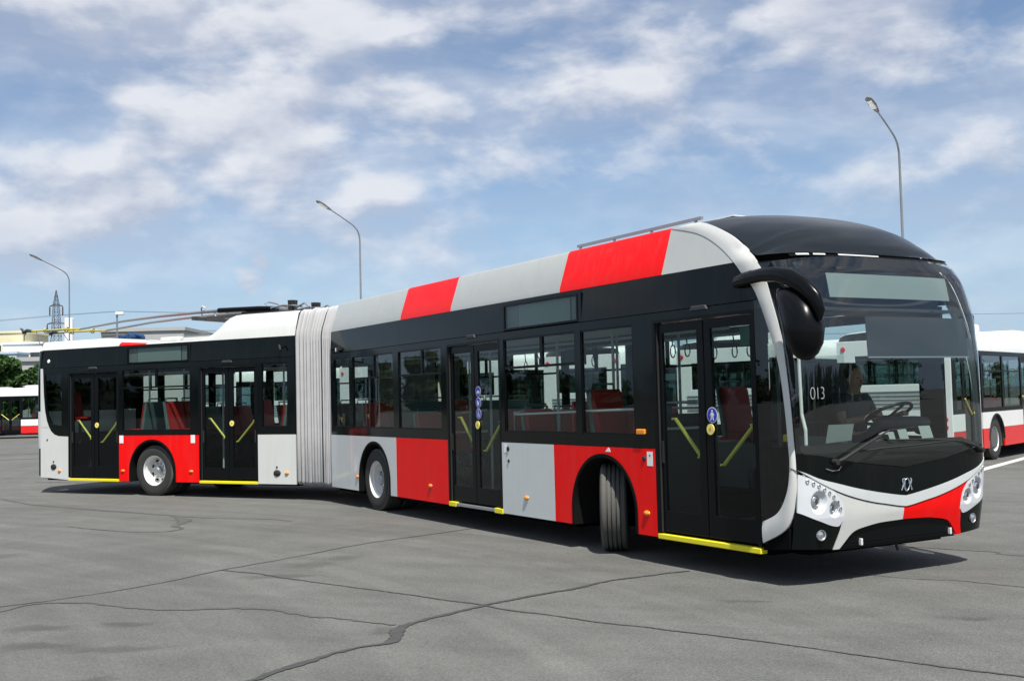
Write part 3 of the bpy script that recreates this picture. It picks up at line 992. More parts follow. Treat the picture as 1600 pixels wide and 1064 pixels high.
# ---------------------------------------------------------------- nose of the bus: one surface cut into panels
ZK = [.2, .3, .6, .8, 1.0, 1.5, 2.0, 2.4, 2.75, 2.94, 3.1]
UCK = [10.87, 10.92, 10.99, 11.01, 11.02, 11.02, 11.02, 11.0, 10.95, 10.89, 10.78]
USK = [10.66, 10.70, 10.72, 10.72, 10.72, 10.70, 10.66, 10.58, 10.4, 10.2, 9.9]
NK = [3.8, 3.8, 4.0, 4.2, 4.4, 4.6, 4.8, 4.8, 4.0, 3.2, 2.6]


def vside(z): return interp(z, [0, 2.535, 2.91, 3.37, 3.6], [1.275, 1.275, 1.252, 1.11, 1.0])


def nose_u(v, z, off=0.0):
    c, s_, n = interp(z, ZK, UCK), interp(z, ZK, USK), interp(z, ZK, NK)
    W = vside(z)
    q = min(1.0, abs(v) / W)
    return s_ + (c - s_) * max(0.0, 1 - q ** n) ** (1 / n) + off


def nose_v(u, z):
    c, s_, n = interp(z, ZK, UCK), interp(z, ZK, USK), interp(z, ZK, NK)
    q = min(1.0, max(0.0, (u - s_) / (c - s_)))
    return vside(z) * max(0.0, 1 - q ** n) ** (1 / n)


def vz_patch(v0, v1, zlo, zhi, nv=24, nz=8, off=0.0, th=0.02, dish=None):
    """panel over v0..v1 between the curves zlo(v) and zhi(v), lying on the nose, with thickness"""
    s = SB()
    rows = []; back = []
    for i in range(nv + 1):
        v = v0 + (v1 - v0) * i / nv
        a, b = zlo(abs(v)), zhi(abs(v))
        r = []; k = []
        for j in range(nz + 1):
            z = a + (b - a) * j / nz
            r.append((nose_u(v, z, off) + (dish(v, z) if dish else 0), v, z)); k.append((nose_u(v, z, off - th), v * 0.995, z))
        rows.append(r); back.append(k)
    s.grid(rows)
    s.grid([rows[0], back[0]]); s.grid([rows[-1], back[-1]])
    s.grid([[r[0] for r in rows], [k[0] for k in back]]); s.grid([[r[-1] for r in rows], [k[-1] for k in back]])
    return s


VE = 1.225


def k_(xs, ys): return lambda v: smooth_interp(v, xs, ys)


seam_z = k_([0, .6, 1.1, 1.27], [.996, 1.065, 1.152, 1.17])
chev_top = k_([0, .06, .3, .56, .7, .86, 1.05, 1.24], [.741, .747, .782, .828, .858, .897, .945, 1.027])
chev_low = k_([0, .06, .3, .38, .765, 1.166, 1.235], [.635, .641, .680, .692, .787, .966, 1.02])
clus_top = k_([.77, .79, .825, .925, 1.08, 1.15, 1.24], [.60, .70, .76, .852, .938, .955, .99])
clus_bot = k_([.785, .83, 1.04, 1.24], [.56, .517, .577, .66])
gril_top = k_([0, .3, .5, .6, .66, .70, .735, .78], [.522, .514, .490, .470, .440, .40, .36, .312])
leg_out = lambda v: interp(v, [.785, .80, .815, .85], [.56, .50, .42, .315])
BOT = 0.312
# inner shell behind everything
s = vz_patch(-1.262, 1.262, lambda v: .32, lambda v: seam_z(v) + .0, 40, 14, -0.09, 0.01)
s.put(1, 'nose_shell', 'underbody')
s = vz_patch(-1.245, 1.245, chev_top, lambda v: seam_z(v) - 0.005, 44, 6, 0.0, 0.02); s.put(1, 'nose_mask', 'black_paint', smooth=40)
s = vz_patch(-1.24, 1.24, lambda v: chev_low(v) + 0.006, lambda v: chev_top(v) - 0.003, 44, 4, 0.008, 0.03); s.put(1, 'chevron_trim', 'grey_paint', smooth=40)
g_ = 0.004


def bumper(sgn, mt, a0):
    s = SB()

    def add(x0, x1, lo, hi, n=14, nz=5):
        p = vz_patch(sgn * x0, sgn * x1, lo, hi, n, nz, 0.0, 0.02)
        b = len(s.v); s.v += p.v; s.f += [tuple(i + b for i in f) for f in p.f]; s.mi += p.mi
    add(a0, .77, lambda v: max(gril_top(v), BOT), lambda v: chev_low(v) - g_, 26)
    add(.77, .785, lambda v: max(gril_top(v), BOT), lambda v: .595, 2)
    add(.785, .85, lambda v: BOT, leg_out, 8)
    add(.77, 1.2, lambda v: clus_top(v) + g_, lambda v: max(clus_top(v) + g_ + .001, chev_low(v) - g_), 20, 3)
    return s.put(1, 'bumper_panel', mt, smooth=40)


bumper(1, 'white_paint', 0.02)
bumper(-1, 'red_paint', -0.02)
# lower black grille and corners
s = vz_patch(-.78, .78, lambda v: 0.30, lambda v: max(.303, gril_top(v) - .008), 40, 5, -0.02, 0.02); s.put(1, 'lower_grille', 'black_satin', smooth=40)
s = vz_patch(-.74, .74, lambda v: .33, lambda v: .345, 30, 1, -0.012, 0.02); s.put(1, 'grille_lip', 'black_satin', smooth=40)
for sg in (1, -1):
    s = vz_patch(sg * .795, sg * 1.25, lambda v: max(.315, interp(v, [.8, .86, 1.25], [.50, .318, .34])), lambda v: max(.325, clus_bot(v) - .006), 20, 6, -0.002, 0.02)
    s.put(1, 'bumper_corner', 'black_paint', smooth=40)
    # headlamp cluster with two deep round wells
    wells = ((1.055, .742, .080, .098), (.885, .672, .060, .070))

    def dish(v, z):
        for (cv, cz, ra, rb) in wells:
            q = math.hypot((abs(v) - cv) / ra, (z - cz) / rb)
            if q < 1: return -.045 * (1 - q * q) ** .8
        return 0.0
    s = vz_patch(sg * .772, sg * 1.238, clus_bot, clus_top, 70, 44, 0.001, 0.02, dish)
    cl = s.put(1, 'headlamp_cluster', 'lamp_white', smooth=60)
    for (cv, cz, ra, rb) in wells:
        v = cv + ra * .22; z = cz + rb * .08; lr = ra * .50
        u = nose_u(sg * cv, cz) - .030
        for nm, mt_, prof in (('lamp_bezel', 'steel', ((1.12, -.02), (1.12, .006), (1.0, .010), (.92, .004))), ('lamp_lens', 'chrome', ((.93, .003), (.75, .010), (.40, .016), (.03, .018)))):
            ln = SB(); ln.grid([[(u + dd, sg * v + lr * rr * math.cos(2 * PI * i / 24), z + lr * 1.15 * rr * math.sin(2 * PI * i / 24)) for i in range(24)] for rr, dd in prof], True)
            ln.put(1, nm, mt_, cl, smooth=60)
        ln = SB(); ln.grid([[(u + dd, sg * v + lr * (rr * math.cos(2 * PI * i / 16)) * .42, z + lr * rr * math.sin(2 * PI * i / 16) * .7) for i in range(16)] for rr, dd in ((1, .0175), (.5, .0195), (.05, .020))], True)
        ln.put(1, 'lamp_bulb', 'interior_dark', cl, smooth=60)
    for (v, z) in ((1.171, .925), (1.117, .905), (1.063, .88), (1.006, .848), (.953, .815), (.905, .778), (.857, .73), (.823, .67)):
        ld = SB(); rows = []
        for (rr, dd) in ((1.0, .002), (.85, .008), (.60, .008)):
            rows.append([(nose_u(sg * v + .0165 * rr * math.cos(2 * PI * i / 14), z) + dd, sg * v + .0165 * rr * math.cos(2 * PI * i / 14), z + .022 * rr * math.sin(2 * PI * i / 14)) for i in range(14)])
        ld.grid(rows, True)
        lo = ld.put(1, 'daytime_lamp_ring', 'steel', cl, smooth=60)
    # fog lamp set in the black corner
    v, z, r = 1.01, .452, .042
    fl = SB(); rows = []
    for (rr, dd) in ((1.15, .0), (1.1, .012), (.95, .012), (.85, .005)):
        rows.append([(nose_u(sg * v + r * rr * math.cos(2 * PI * i / 20), z) + dd, sg * v + r * rr * math.cos(2 * PI * i / 20), z + r * rr * math.sin(2 * PI * i / 20)) for i in range(20)])
    fl.grid(rows, True); fg = fl.put(1, 'fog_lamp', 'steel', smooth=60)
    fl = SB(); rows = []
    for (rr, dd) in ((.86, .004), (.5, .012), (.05, .014)):
        rows.append([(nose_u(sg * v, z) + dd, sg * v + r * rr * math.cos(2 * PI * i / 20), z + r * rr * math.sin(2 * PI * i / 20)) for i in range(20)])
    fl.grid(rows, True); fl.put(1, 'lamp_lens', 'chrome', fg, smooth=60)
for v in (.52, -.68):
    s = SB(); s.box(nose_u(v, .345) - .02, nose_u(v, .345) + .012, v - .012, v + .012, .325, .385); s.put(1, 'tow_cap', 'rail_white', bevel=0.004)
s = SB(); s.tube([(10.82, -.04, .31), (10.84, -.05, .22)], .012, 8); s.put(1, 'tow_eye', 'rubber')

# silver blade running from the roof down the front corner
IN_ = [(9.133, 3.384), (9.571, 3.274), (9.901, 3.121), (10.182, 2.932), (10.321, 2.791), (10.44, 2.68), (10.544, 2.524), (10.682, 2.194), (10.769, 1.913), (10.817, 1.554), (10.838, 1.25), (10.844, 1.033), (10.804, 0.821), (10.69, 0.647), (10.493, 0.553)]
OUT_ = [(9.45, 3.392), (9.66, 3.365), (10.054, 3.20), (10.348, 3.015), (10.535, 2.843), (10.62, 2.71), (10.701, 2.51), (10.805, 2.186), (10.843, 1.91), (10.874, 1.553), (10.889, 1.25), (10.897, 1.033), (10.885, 0.80), (10.80, 0.53), (10.492, 0.366)]


def resample(pts, n):
    P = [Vector((p[0], p[1], 0)) for p in pts]
    d = [0.0]
    for i in range(1, len(P)): d.append(d[-1] + 1.0)
    out = []
    for i in range(n + 1):
        t = d[-1] * i / n
        k = min(len(P) - 2, int(t)); f = t - k
        a = P[max(0, k - 1)]; b = P[k]; c = P[k + 1]; e = P[min(len(P) - 1, k + 2)]
        q = 0.5 * (2 * b + (c - a) * f + (2 * a - 5 * b + 4 * c - e) * f * f + (3 * b - a - 3 * c + e) * f ** 3)
        out.append((q.x, q.y))
    return out


INR, OUTR = resample(IN_, 84), resample(OUT_, 84)


def surf(u, z, side, off):
    """point on the side/corner surface pushed out by off"""
    v = nose_v(u, z) if z < 3.05 else vside(z)
    e = 0.004
    dv = (nose_v(u + e, z) - nose_v(u - e, z)) / (2 * e) if z < 3.05 else 0
    n = Vector((-dv, 1, 0.1)).normalized()
    return (u + n.x * off, side * (v + n.y * off), z + n.z * off)


for sg in (1, -1):
    s = SB(); rows = []; bk_ = []
    for (a, b) in zip(INR, OUTR):
        row = []
        for k in range(7):
            t = k / 6
            u = a[0] + (b[0] - a[0]) * t; z = a[1] + (b[1] - a[1]) * t
            row.append(surf(u, z, sg, 0.006 + 0.008 * math.sin(PI * min(1, max(0, t)))))
        e0 = surf(a[0], a[1], sg, -0.02); e1 = surf(b[0], b[1], sg, -0.02)
        rows.append([e0] + row + [e1])
    s.grid(rows)
    s.put(1, 'corner_blade', 'white_paint', smooth=50)
# parting line across the blade at the height of the headlamps
s = SB(); s.tube([surf(10.838, 1.045, 1, .016), surf(10.87, 1.036, 1, .0165), surf(10.895, 1.02, 1, .014), surf(10.91, 1.0, 1, .008)], .0035, 5); s.put(1, 'blade_seam', 'rubber')

# grey roof quarter between the last cover and the blade; black fascia tail
for sg in (1, -1):
    s = SB(); rows = []
    for i in range(15):
        z = ZT + (3.375 - ZT) * i / 14
        ub = interp(-z, [-3.384, -3.274, -3.121, -2.932, -2.90], [9.133, 9.571, 9.901, 10.182, 10.21]) + 0.03
        rows.append([(9.124 + (ub - 9.124) * k / 8, sg * vside(z), z) for k in range(9)])
    s.grid(rows); s.put(1, 'roof_quarter', 'roof_grey', smooth=40)
    # black corner between door and blade
    s = SB(); rows = []
    for i in range(25):
        z = .56 + (2.535 - .56) * i / 24
        ub = interp(z, [p[1] for p in reversed(IN_)], [p[0] for p in reversed(IN_)]) + .02
        u0 = 10.475
        rows.append([(u0 + (ub - u0) * k / 6, sg * nose_v(u0 + (ub - u0) * k / 6, z), z) for k in range(7)])
    s.grid(rows)
    s.put(1, 'quarter_window', 'dark_glass' if sg == 1 else 'window_glass', smooth=40)
    s = SB(); rows = []
    for i in range(13):
        z = 2.54 + (ZT - 2.544) * i / 12
        ub = interp(z, [p[1] for p in reversed(IN_)], [p[0] for p in reversed(IN_)]) + .03
        rows.append([(10.302 + (max(ub, 10.303) - 10.302) * k / 6, sg * (vside(z) if z < 2.6 else nose_v(10.302 + (max(ub, 10.303) - 10.302) * k / 6, z)), z) for k in range(7)])
    s.grid(rows); s.put(1, 'fascia_tail', 'black_paint', smooth=40)
s = SB(); s.box(10.475, 10.545, 1.19, 1.268, .36, 2.46); s.put(1, 'corner_post', 'black_satin')
s = SB(); s.prism([(10.48, .30), (10.80, .34), (10.80, .50), (10.70, .62), (10.48, .56)], 1.10, 1.262, fz); s.put(1, 'corner_sill', 'underbody')

# windscreen: real curved glass, with printed black border
WZ = [1.0, 1.05, 1.12, 1.17] + [1.25 + i * 0.07 for i in range(24)] + [2.905]
WZ = sorted(set(WZ))


def out_u(z): return interp(z, [p[1] for p in reversed(OUT_)], [p[0] for p in reversed(OUT_)])


def ws_edge(z): return nose_v(out_u(z), z) - 0.002


s = SB(); rows = []
nzr = 34
for j in range(nzr + 1):
    t = j / nzr
    row = []
    for i in range(49):
        w = -1 + 2 * i / 48
        zt = 2.915 - 0.05 * abs(w) ** 4
        zg = None
        z_mid = 1.0 + (zt - 1.0) * t
        v = w * ws_edge(max(1.03, z_mid))
        z0 = seam_z(abs(v))
        z = z0 + (zt - z0) * t
        row.append((nose_u(v, z, 0.002), v, z))
    rows.append(row)
s.grid(rows)
ws = s.put(1, 'windscreen', 'windscreen_glass', smooth=60)
# printed border: black margins inside the glass
for sg in (1, -1):
    s = SB()
    rows = []
    for j in range(31):
        z = 1.16 + (2.88 - 1.16) * j / 30
        e = ws_edge(z); wdt = 0.035 + (0.10 * max(0, (z - 2.5) / .4))
        rows.append([(nose_u(sg * (e - wdt * k / 3), z, -0.006), sg * (e - wdt * k / 3), z) for k in range(4)])
    s.grid(rows)
    s.put(1, 'glass_border', 'black_satin', ws, smooth=60)
s = vz_patch(-1.08, 1.08, lambda v: 2.835 - 0.04 * v * v, lambda v: 2.905 - 0.04 * v ** 4, 40, 3, -0.008, 0.004); s.put(1, 'glass_header', 'black_satin', ws, smooth=60)
# dome over the windscreen
zc_k = ([9.0, 9.3, 9.7, 10.0, 10.3, 10.55, 10.72, 10.83, 10.895], [3.515, 3.515, 3.49, 3.44, 3.36, 3.26, 3.15, 3.05, 2.945])
s = SB()
rows = []
nu, nv_ = 40, 36
for i in range(nu + 1):
    t = i / nu
    row = []
    for j in range(nv_ + 1):
        w = -1 + 2 * j / nv_
        # plan outline: side edge at the blade for the rear, nose curve for the front
        u_c = 9.15 + (10.895 - 9.15) * (1 - (1 - t) ** 1.6)
        # curves of constant t bend backwards towards the edges
        ze = interp(t, [0, .18, .35, .5, .62, .75, 1], [3.385, 3.372, 3.25, 3.11, 3.0, 2.945, 2.945])
        u_e = interp(t, [0, .18, .35, .5, .62, .75, 1], [9.40, 9.64, 9.96, 10.22, 10.38, 10.46, 10.60])
        ve = nose_v(min(u_e, 10.6), 2.94) - .02 if t > .6 else vside(ze) - .03
        if t > .75: ve = nose_v(u_e, 2.945)
        v = w * ve
        q = abs(w)
        # base front edge
        if t == 1.0:
            u = nose_u(v, 2.945) + .004; z = 2.945
        else:
            u = u_c + (u_e - u_c) * q ** 2.6
            zc_ = smooth_interp(u_c, *zc_k)
            z = ze + (zc_ - ze) * (1 - q ** 2.6)
        row.append((u, v, z))
    rows.append(row)
s.grid(rows); s.put(1, 'front_dome', 'dome_black', smooth=80)
# gap strip under the dome
s = vz_patch(-1.06, 1.06, lambda v: 2.917, lambda v: 2.943, 40, 1, -0.012, 0.02); s.put(1, 'dome_gasket', 'black_satin', smooth=40)
for (a, b) in ((1.01, 0.90), (0.86, 0.74), (0.60, 0.10)):
    s = vz_patch(a, b, lambda v: 2.925, lambda v: 2.940, 8, 1, -0.006, 0.01); s.put(1, 'dome_clip', 'rail_white')

# logo on the black mask: an oval between two opposed S-curves
s = SB()


def on_nose(v, z, off): return (nose_u(v, z, off), v, z)


zc0 = .838
s.tube([on_nose(.034 * math.cos(a * 2 * PI / 20), zc0 + .054 * math.sin(a * 2 * PI / 20), .006) for a in range(21)], .009, 6)
for sg in (1, -1):
    s.tube([on_nose(sg * (x_), zc0 + y_, .006) for x_, y_ in ((.034, .052), (.052, .050), (.060, .034), (.050, .010), (.050, -.012), (.062, -.034), (.072, -.05))], .0085, 6)
s.put(1, 'maker_emblem', 'chrome', smooth=60)

# wipers
s = SB()
wp = [on_nose(.90, 1.085, .03), on_nose(.84, 1.105, .05), on_nose(.55, 1.225, .045), on_nose(.24, 1.337, .03)]
s.tube(wp, [.016, .015, .011, .008], 8)
s.tube([on_nose(.24, 1.337, .028), on_nose(-.10, 1.355, .03)], .006, 6)
s.tube([on_nose(.60, 1.165, .018), on_nose(.33, 1.18, .018), on_nose(-.1, 1.19, .018), on_nose(-.55, 1.205, .018)], .009, 6)
s.tube([on_nose(.90, 1.085, -.01), on_nose(.90, 1.085, .05)], .026, 12)
s.put(1, 'wiper', 'rubber', smooth=50)
s = SB()
s.tube([on_nose(-1.10, 1.10, .03), on_nose(-.95, 1.15, .045), on_nose(-.75, 1.20, .035)], [.015, .013, .009], 8)
s.tube([on_nose(-.75, 1.20, .02), on_nose(-.3, 1.235, .018), on_nose(.25, 1.25, .018)], .008, 6)
s.tube([on_nose(-1.10, 1.10, -.01), on_nose(-1.10, 1.10, .045)], .024, 12)
s.put(1, 'wiper', 'rubber', smooth=50)
s = SB()
s.tube([on_nose(1.0, 1.03, .012), on_nose(.93, 1.008, .012), on_nose(.86, 1.012, .012), on_nose(.83, 1.045, .012)], .004, 5)
s.put(1, 'washer_hose', 'steel')


# fleet number painted on the glass
def text_mesh(txt, size, name, mt, place, parent, spacing=1.0):
    cu = bpy.data.curves.new('t', 'FONT'); cu.body = txt; cu.size = size; cu.space_character = spacing; cu.offset = -0.0045
    o = bpy.data.objects.new('t', cu); col.objects.link(o)
    me = bpy.data.meshes.new_from_object(o.evaluated_get(bpy.context.evaluated_depsgraph_get()))
    vs = [place(v.co.x, v.co.y) for v in me.vertices]
    s = SB(); s.v = vs; s.f = [tuple(p.vertices) for p in me.polygons]; s.mi = [0] * len(s.f)
    bpy.data.objects.remove(o)
    return s.put(1, name, mt, parent, recalc=False)


text_mesh('013', .145, 'fleet_number', 'number_grey', lambda x, y: on_nose(1.125 - x * .80, 1.632 + y * 1.1, .004), ws, 0.85)

# mirror: arm sweeping over the corner to a hanging pod
s = SB()
s.tube([(10.24, 1.27, 2.715), (10.32, 1.31, 2.725), (10.50, 1.345, 2.735), (10.72, 1.39, 2.735), (10.94, 1.43, 2.715), (11.12, 1.445, 2.665), (11.27, 1.445, 2.575), (11.38, 1.44, 2.47), (11.425, 1.44, 2.36), (11.42, 1.44, 2.28)],
       [.050, .062, .060, .062, .067, .074, .076, .070, .052, .02], 14, (1.0, 0.75), up=(0, 1, 0))
mir = s.put(1, 'wing_mirror', 'black_satin', smooth=60)
s = SB()
s.tube([(10.93, 1.41, 2.585), (10.97, 1.41, 2.56), (11.05, 1.415, 2.50), (11.13, 1.42, 2.42), (11.20, 1.425, 2.32), (11.245, 1.44, 2.21), (11.245, 1.44, 2.11), (11.23, 1.44, 2.045), (11.215, 1.44, 2.005), (11.205, 1.44, 1.982), (11.20, 1.44, 1.972)],
       [.02, .060, .112, .152, .176, .180, .160, .130, .095, .055, .01], 18, (1.0, 0.9), up=(0, 1, 0))
s.put(1, 'mirror_pod', 'black_satin', mir, smooth=60)
s = SB(); s.tube([(10.535, 1.352, 2.7355), (10.545, 1.354, 2.7355)], .0625, 14, (1.0, 0.76), up=(0, 1, 0)); s.put(1, 'arm_joint', 'rubber', mir)
s = SB(); s.tube([(10.905, 1.30, 2.58), (10.93, 1.30, 2.53), (10.985, 1.30, 2.44), (11.02, 1.31, 2.30)], [.012, .02, .022, .012], 8, (.5, 1)); s.put(1, 'mirror_bracket', 'silver', mir, smooth=60)
# second mirror on the far side
s = SB()
s.tube([(10.3, -1.26, 2.60), (10.5, -1.30, 2.60), (10.66, -1.32, 2.52), (10.70, -1.32, 2.4)], [.04, .04, .04, .03], 10)
s.tube([(10.66, -1.33, 2.50), (10.70, -1.33, 2.4), (10.70, -1.33, 2.2), (10.69, -1.33, 2.1)], [.04, .10, .10, .04], 12, (1, .5), up=(0, 1, 0))
s.put(1, 'wing_mirror', 'black_satin', smooth=60)

# ---------------------------------------------------------------- front section, far side and inside
for (u0, u1, mt, ar) in ((0.0, 2.655, 'grey_paint', 1.815), (2.655, 7.055, 'grey_paint', None), (7.055, 10.30, 'red_paint', 8.035)):
    skirt(1, u0, u1, mt, ar, -1)
arch_lip(1, 1.815, -1); arch_lip(1, 8.035, -1)
s = SB()
fh = [(0.2, 1.7, GL0, GL1), (1.85, 3.4, GL0, GL1), (3.55, 5.1, GL0, GL1), (5.25, 6.8, GL0, GL1), (6.95, 8.5, GL0, GL1), (8.7, 10.2, 1.2, GL1)]
wall_cells(s, 0.0, 10.475, ZW, ZS - .004, fh, -VO, -1.236, fz)
s.put(1, 'window_band', 'black_paint')
s = SB(); s.prism([(-VO, ZS), (-VO + .022, ZT), (-1.20, ZT), (-1.20, ZS)], 0.0, 10.3, lambda p, q, d: (d, p, q)); s.put(1, 'fascia_panel', 'black_paint')
for h in fh:
    window(1, h[0], h[1], [(h[0] + h[1]) / 2] if h[0] < 8 else None, -1, z0=h[2])
# floor, ceiling, underbody
s = SB(); s.box(0.02, 10.4, -.74, .74, .30, .345)
for (a, b) in ((0.02, 1.12), (2.51, 7.34), (8.73, 10.4)):
    s.box(a, b, .74, 1.19, .30, .345); s.box(a, b, -1.20, -.74, .30, .345)
s.put(1, 'floor', 'floor_grey')
s = SB(); s.box(0.02, 10.30, -1.18, 1.18, 2.56, 2.60); s.put(1, 'ceiling', 'ceiling_white')
s = SB()
s.prism([(0.02, .20), (7.35, .20), (7.35, .296), (0.02, .296)], -0.75, 0.75, fz)
s.box(0.1, 1.15, -1.18, 1.18, .22, .296); s.box(2.5, 7.35, -1.18, 1.18, .22, .296); s.box(8.72, 10.45, -1.2, 1.15, .24, .296); s.box(10.45, 10.72, -.8, .95, .25, .33)
s.box(1.2, 2.4, -.5, .5, .30, .62); s.box(7.4, 8.7, -.5, .5, .25, .62)
s.put(1, 'underbody', 'underbody')
# boxes over the wheels inside
s = SB()
for uc in (1.815, 8.035):
    for sg in (1, -1):
        s = SB(); a_, b_ = sorted((sg * .70, sg * 1.22))
        s.box(uc - .70, uc + .70, a_, b_, 1.085, 1.12); c_, d_ = sorted((sg * .70, sg * .74)); s.box(uc - .70, uc + .70, c_, d_, .345, 1.085)
        s.box(uc - .70, uc - .66, a_ + .05, b_ - .05, .345, 1.085); s.box(uc + .66, uc + .70, a_ + .05, b_ - .05, .345, 1.085)
        s.put(1, 'wheel_box', 'interior_grey')
# dashboard, driver's partition, steering
s = SB(); rows = []
for i in range(25):
    v = -1.15 + 2.3 * i / 24
    uf = nose_u(v, 1.15) - .05
    rows.append([(uf, v, 1.06), (uf, v, 1.16), (uf - .18, v, 1.22), (10.42, v, 1.20), (10.40, v, .7)])
s.grid(rows); s.put(1, 'dashboard', 'dash_black', smooth=40)
s = SB(); s.tube([(10.36, -.97, 1.28), (10.45, -.95, 1.36), (10.50, -.73, 1.36), (10.50, -.53, 1.36), (10.45, -.33, 1.36), (10.34, -.31, 1.28)], [.05, .07, .08, .08, .07, .05], 10); s.put(1, 'instrument_hood', 'interior_dark', smooth=60)
s = SB()
wc = Vector((10.27, -.66, 1.46)); nx = Vector((-.45, 0, .9)).normalized(); ty = Vector((0, 1, 0)); tx = nx.cross(ty)
s.tube([wc + ty * (.235 * math.cos(a * 2 * PI / 28)) + tx * (.235 * math.sin(a * 2 * PI / 28)) for a in range(29)], .017, 8)
for a in (0.2, PI - .2, -PI / 2):
    s.tube([wc - nx * .03, wc + ty * (.235 * math.cos(a)) + tx * (.235 * math.sin(a))], .014, 6)
s.tube([wc - nx * .02, wc - nx * .5], .035, 8)
s.put(1, 'steering_wheel', 'rubber', smooth=60)
s = SB(); s.box(9.40, 9.44, -1.19, -.05, .345, 2.0); s.put(1, 'cab_wall', 'interior_dark')
s = SB(); s.box(9.44, 10.30, -.10, -.06, .345, 1.25); s.put(1, 'cab_door', 'interior_grey')
s = SB(); s.box(9.44, 10.25, -.085, -.075, 1.25, 2.05); s.put(1, 'cab_pane', 'window_glass')
s = SB(); s.box(9.55, 9.98, -.91, -.45, .98, 1.12); s.prism([(9.55, 1.10), (9.46, 1.75), (9.56, 1.78), (9.68, 1.12)], -.91, -.45, fz); s.box(9.6, 9.9, -.81, -.55, .345, .98); s.put(1, 'driver_seat', 'interior_dark', bevel=.03)
# destination display and sun blind behind the glass
s = SB(); s.box(10.60, 10.66, -.98, .98, 2.46, 2.80); s.put(1, 'display_housing', 'interior_dark')
s = vz_patch(-.80, .80, lambda v: 2.535, lambda v: 2.755, 24, 3, -0.03, 0.01); s.put(1, 'display_screen', 'display_grey')
s = vz_patch(-1.08, .36, lambda v: 2.005, lambda v: 2.37, 24, 3, -0.07, 0.006); s.put(1, 'sun_blind', 'blind_grey')
s = vz_patch(-1.08, .36, lambda v: 1.992, lambda v: 2.005, 24, 1, -0.066, 0.012); s.put(1, 'blind_rail', 'steel')
s = SB(); s.box(10.2, 10.72, -1.1, 1.1, 2.44, 2.47); s.put(1, 'front_header', 'interior_dark')
# papers and cards lying against the windscreen
s = SB(); s.prism([(.78, 1.235), (.46, 1.25), (.46, 1.40), (.78, 1.40)], 10.80, 10.803, lambda a, b, d: (d + (b - 1.24) * .25, a, b)); s.put(1, 'paper_sheet', 'paper')
for (v0, v1, z0, z1) in ((-.12, -.24, 1.235, 1.33), (-.42, -.58, 1.235, 1.35), (.02, -.06, 1.235, 1.31)):
    s = SB(); s.prism([(v0, z0), (v1, z0), (v1, z1), (v0, z1)], 10.86, 10.862, lambda a, b, d: (d - (b - 1.24) * .35, a, b)); s.put(1, 'paper_sheet', 'paper')
s = SB(); s.tube([(10.70, .92, 1.22), (10.70, .92, 1.36), (10.66, .92, 1.50), (10.62, .90, 2.3)], .016, 8); s.put(1, 'cab_pole', 'rail_white')
s = SB(); s.tube([(10.62, 1.00, 1.34), (10.62, 1.00, 1.50)], .022, 8); s.box(10.58, 10.66, 0.98, 1.08, 1.26, 1.32); s.put(1, 'ticket_reader', 'yellow_rail')
# seats: one prototype, shared meshes
cu_ = SB(); cu_.prism([(-.04, .44), (.36, .47), (.40, .50), (.38, .54), (.02, .52)], -.20, .20, fz)
cu_.v = [(p[0], -p[1], p[2]) for p in cu_.v]
o_ = cu_.build('seat', 'seat_red', bevel=.02); SEAT = o_.data; SEATMOD = o_; 
bk2 = SB(); bk2.prism([(.0, .48), (.06, .48), (-.04, 1.02), (-.08, 1.06), (-.12, 1.04)], -.19, .19, fz); bk2.v = [(p[0], -p[1], p[2]) for p in bk2.v]
o2 = bk2.build('seat_pad', 'seat_red'); PAD = o2.data
sh = SB(); sh.prism([(-.06, .44), (.0, .475), (-.125, 1.06), (-.165, 1.05)], -.215, .215, fz); sh.tube([(-.14, -.15, 1.05), (-.15, -.15, 1.12), (-.15, .15, 1.12), (-.14, .15, 1.05)], .015, 6); sh.v = [(p[0], -p[1], p[2]) for p in sh.v]
o3 = sh.build('seat_shell', 'seat_back'); SHELL = o3.data
lg = SB(); lg.tube([(.15, 0, .45), (.15, 0, 0)], .03, 8); lg.v = [(p[0], -p[1], p[2]) for p in lg.v]
o4 = lg.build('seat_leg', 'interior_dark'); LEG = o4.data
for o in (o_, o2, o3, o4): bpy.data.objects.remove(o)


def seat(sec, u, v, z=.345, face=1):
    M = M1 if sec == 1 else M2
    b = bpy.data.objects.new('seat', SEAT); col.objects.link(b); b.parent = bus
    b.matrix_basis = M @ Matrix.Translation((u, -v, z)) @ Matrix.Rotation(0 if face == 1 else PI, 4, 'Z')
    for nm, d in (('seat_pad', PAD), ('seat_shell', SHELL), ('seat_leg', LEG)):
        c = bpy.data.objects.new(nm, d); col.objects.link(c); c.parent = b


for u, fc in ((.62, -1), (1.25, 1), (2.35, -1), (3.2, 1)):
    for v in (.95, .52): seat(1, u, v, .62 if u < 2.6 else .45, fc)
for u, fc in ((.62, -1), (1.25, 1), (2.35, -1), (3.2, 1), (4.0, 1), (4.8, 1), (6.4, 1)):
    for v in (-.95, -.52): seat(1, u, v, .62 if u < 2.6 else .45, fc)
for u, fc in ((6.3, 1), (7.75, 1), (8.45, -1)):
    seat(1, u, .95, .50 if u < 7 else .72, fc)
for u, fc in ((7.75, 1), (8.45, -1)): seat(1, u, -.95, .72, fc)
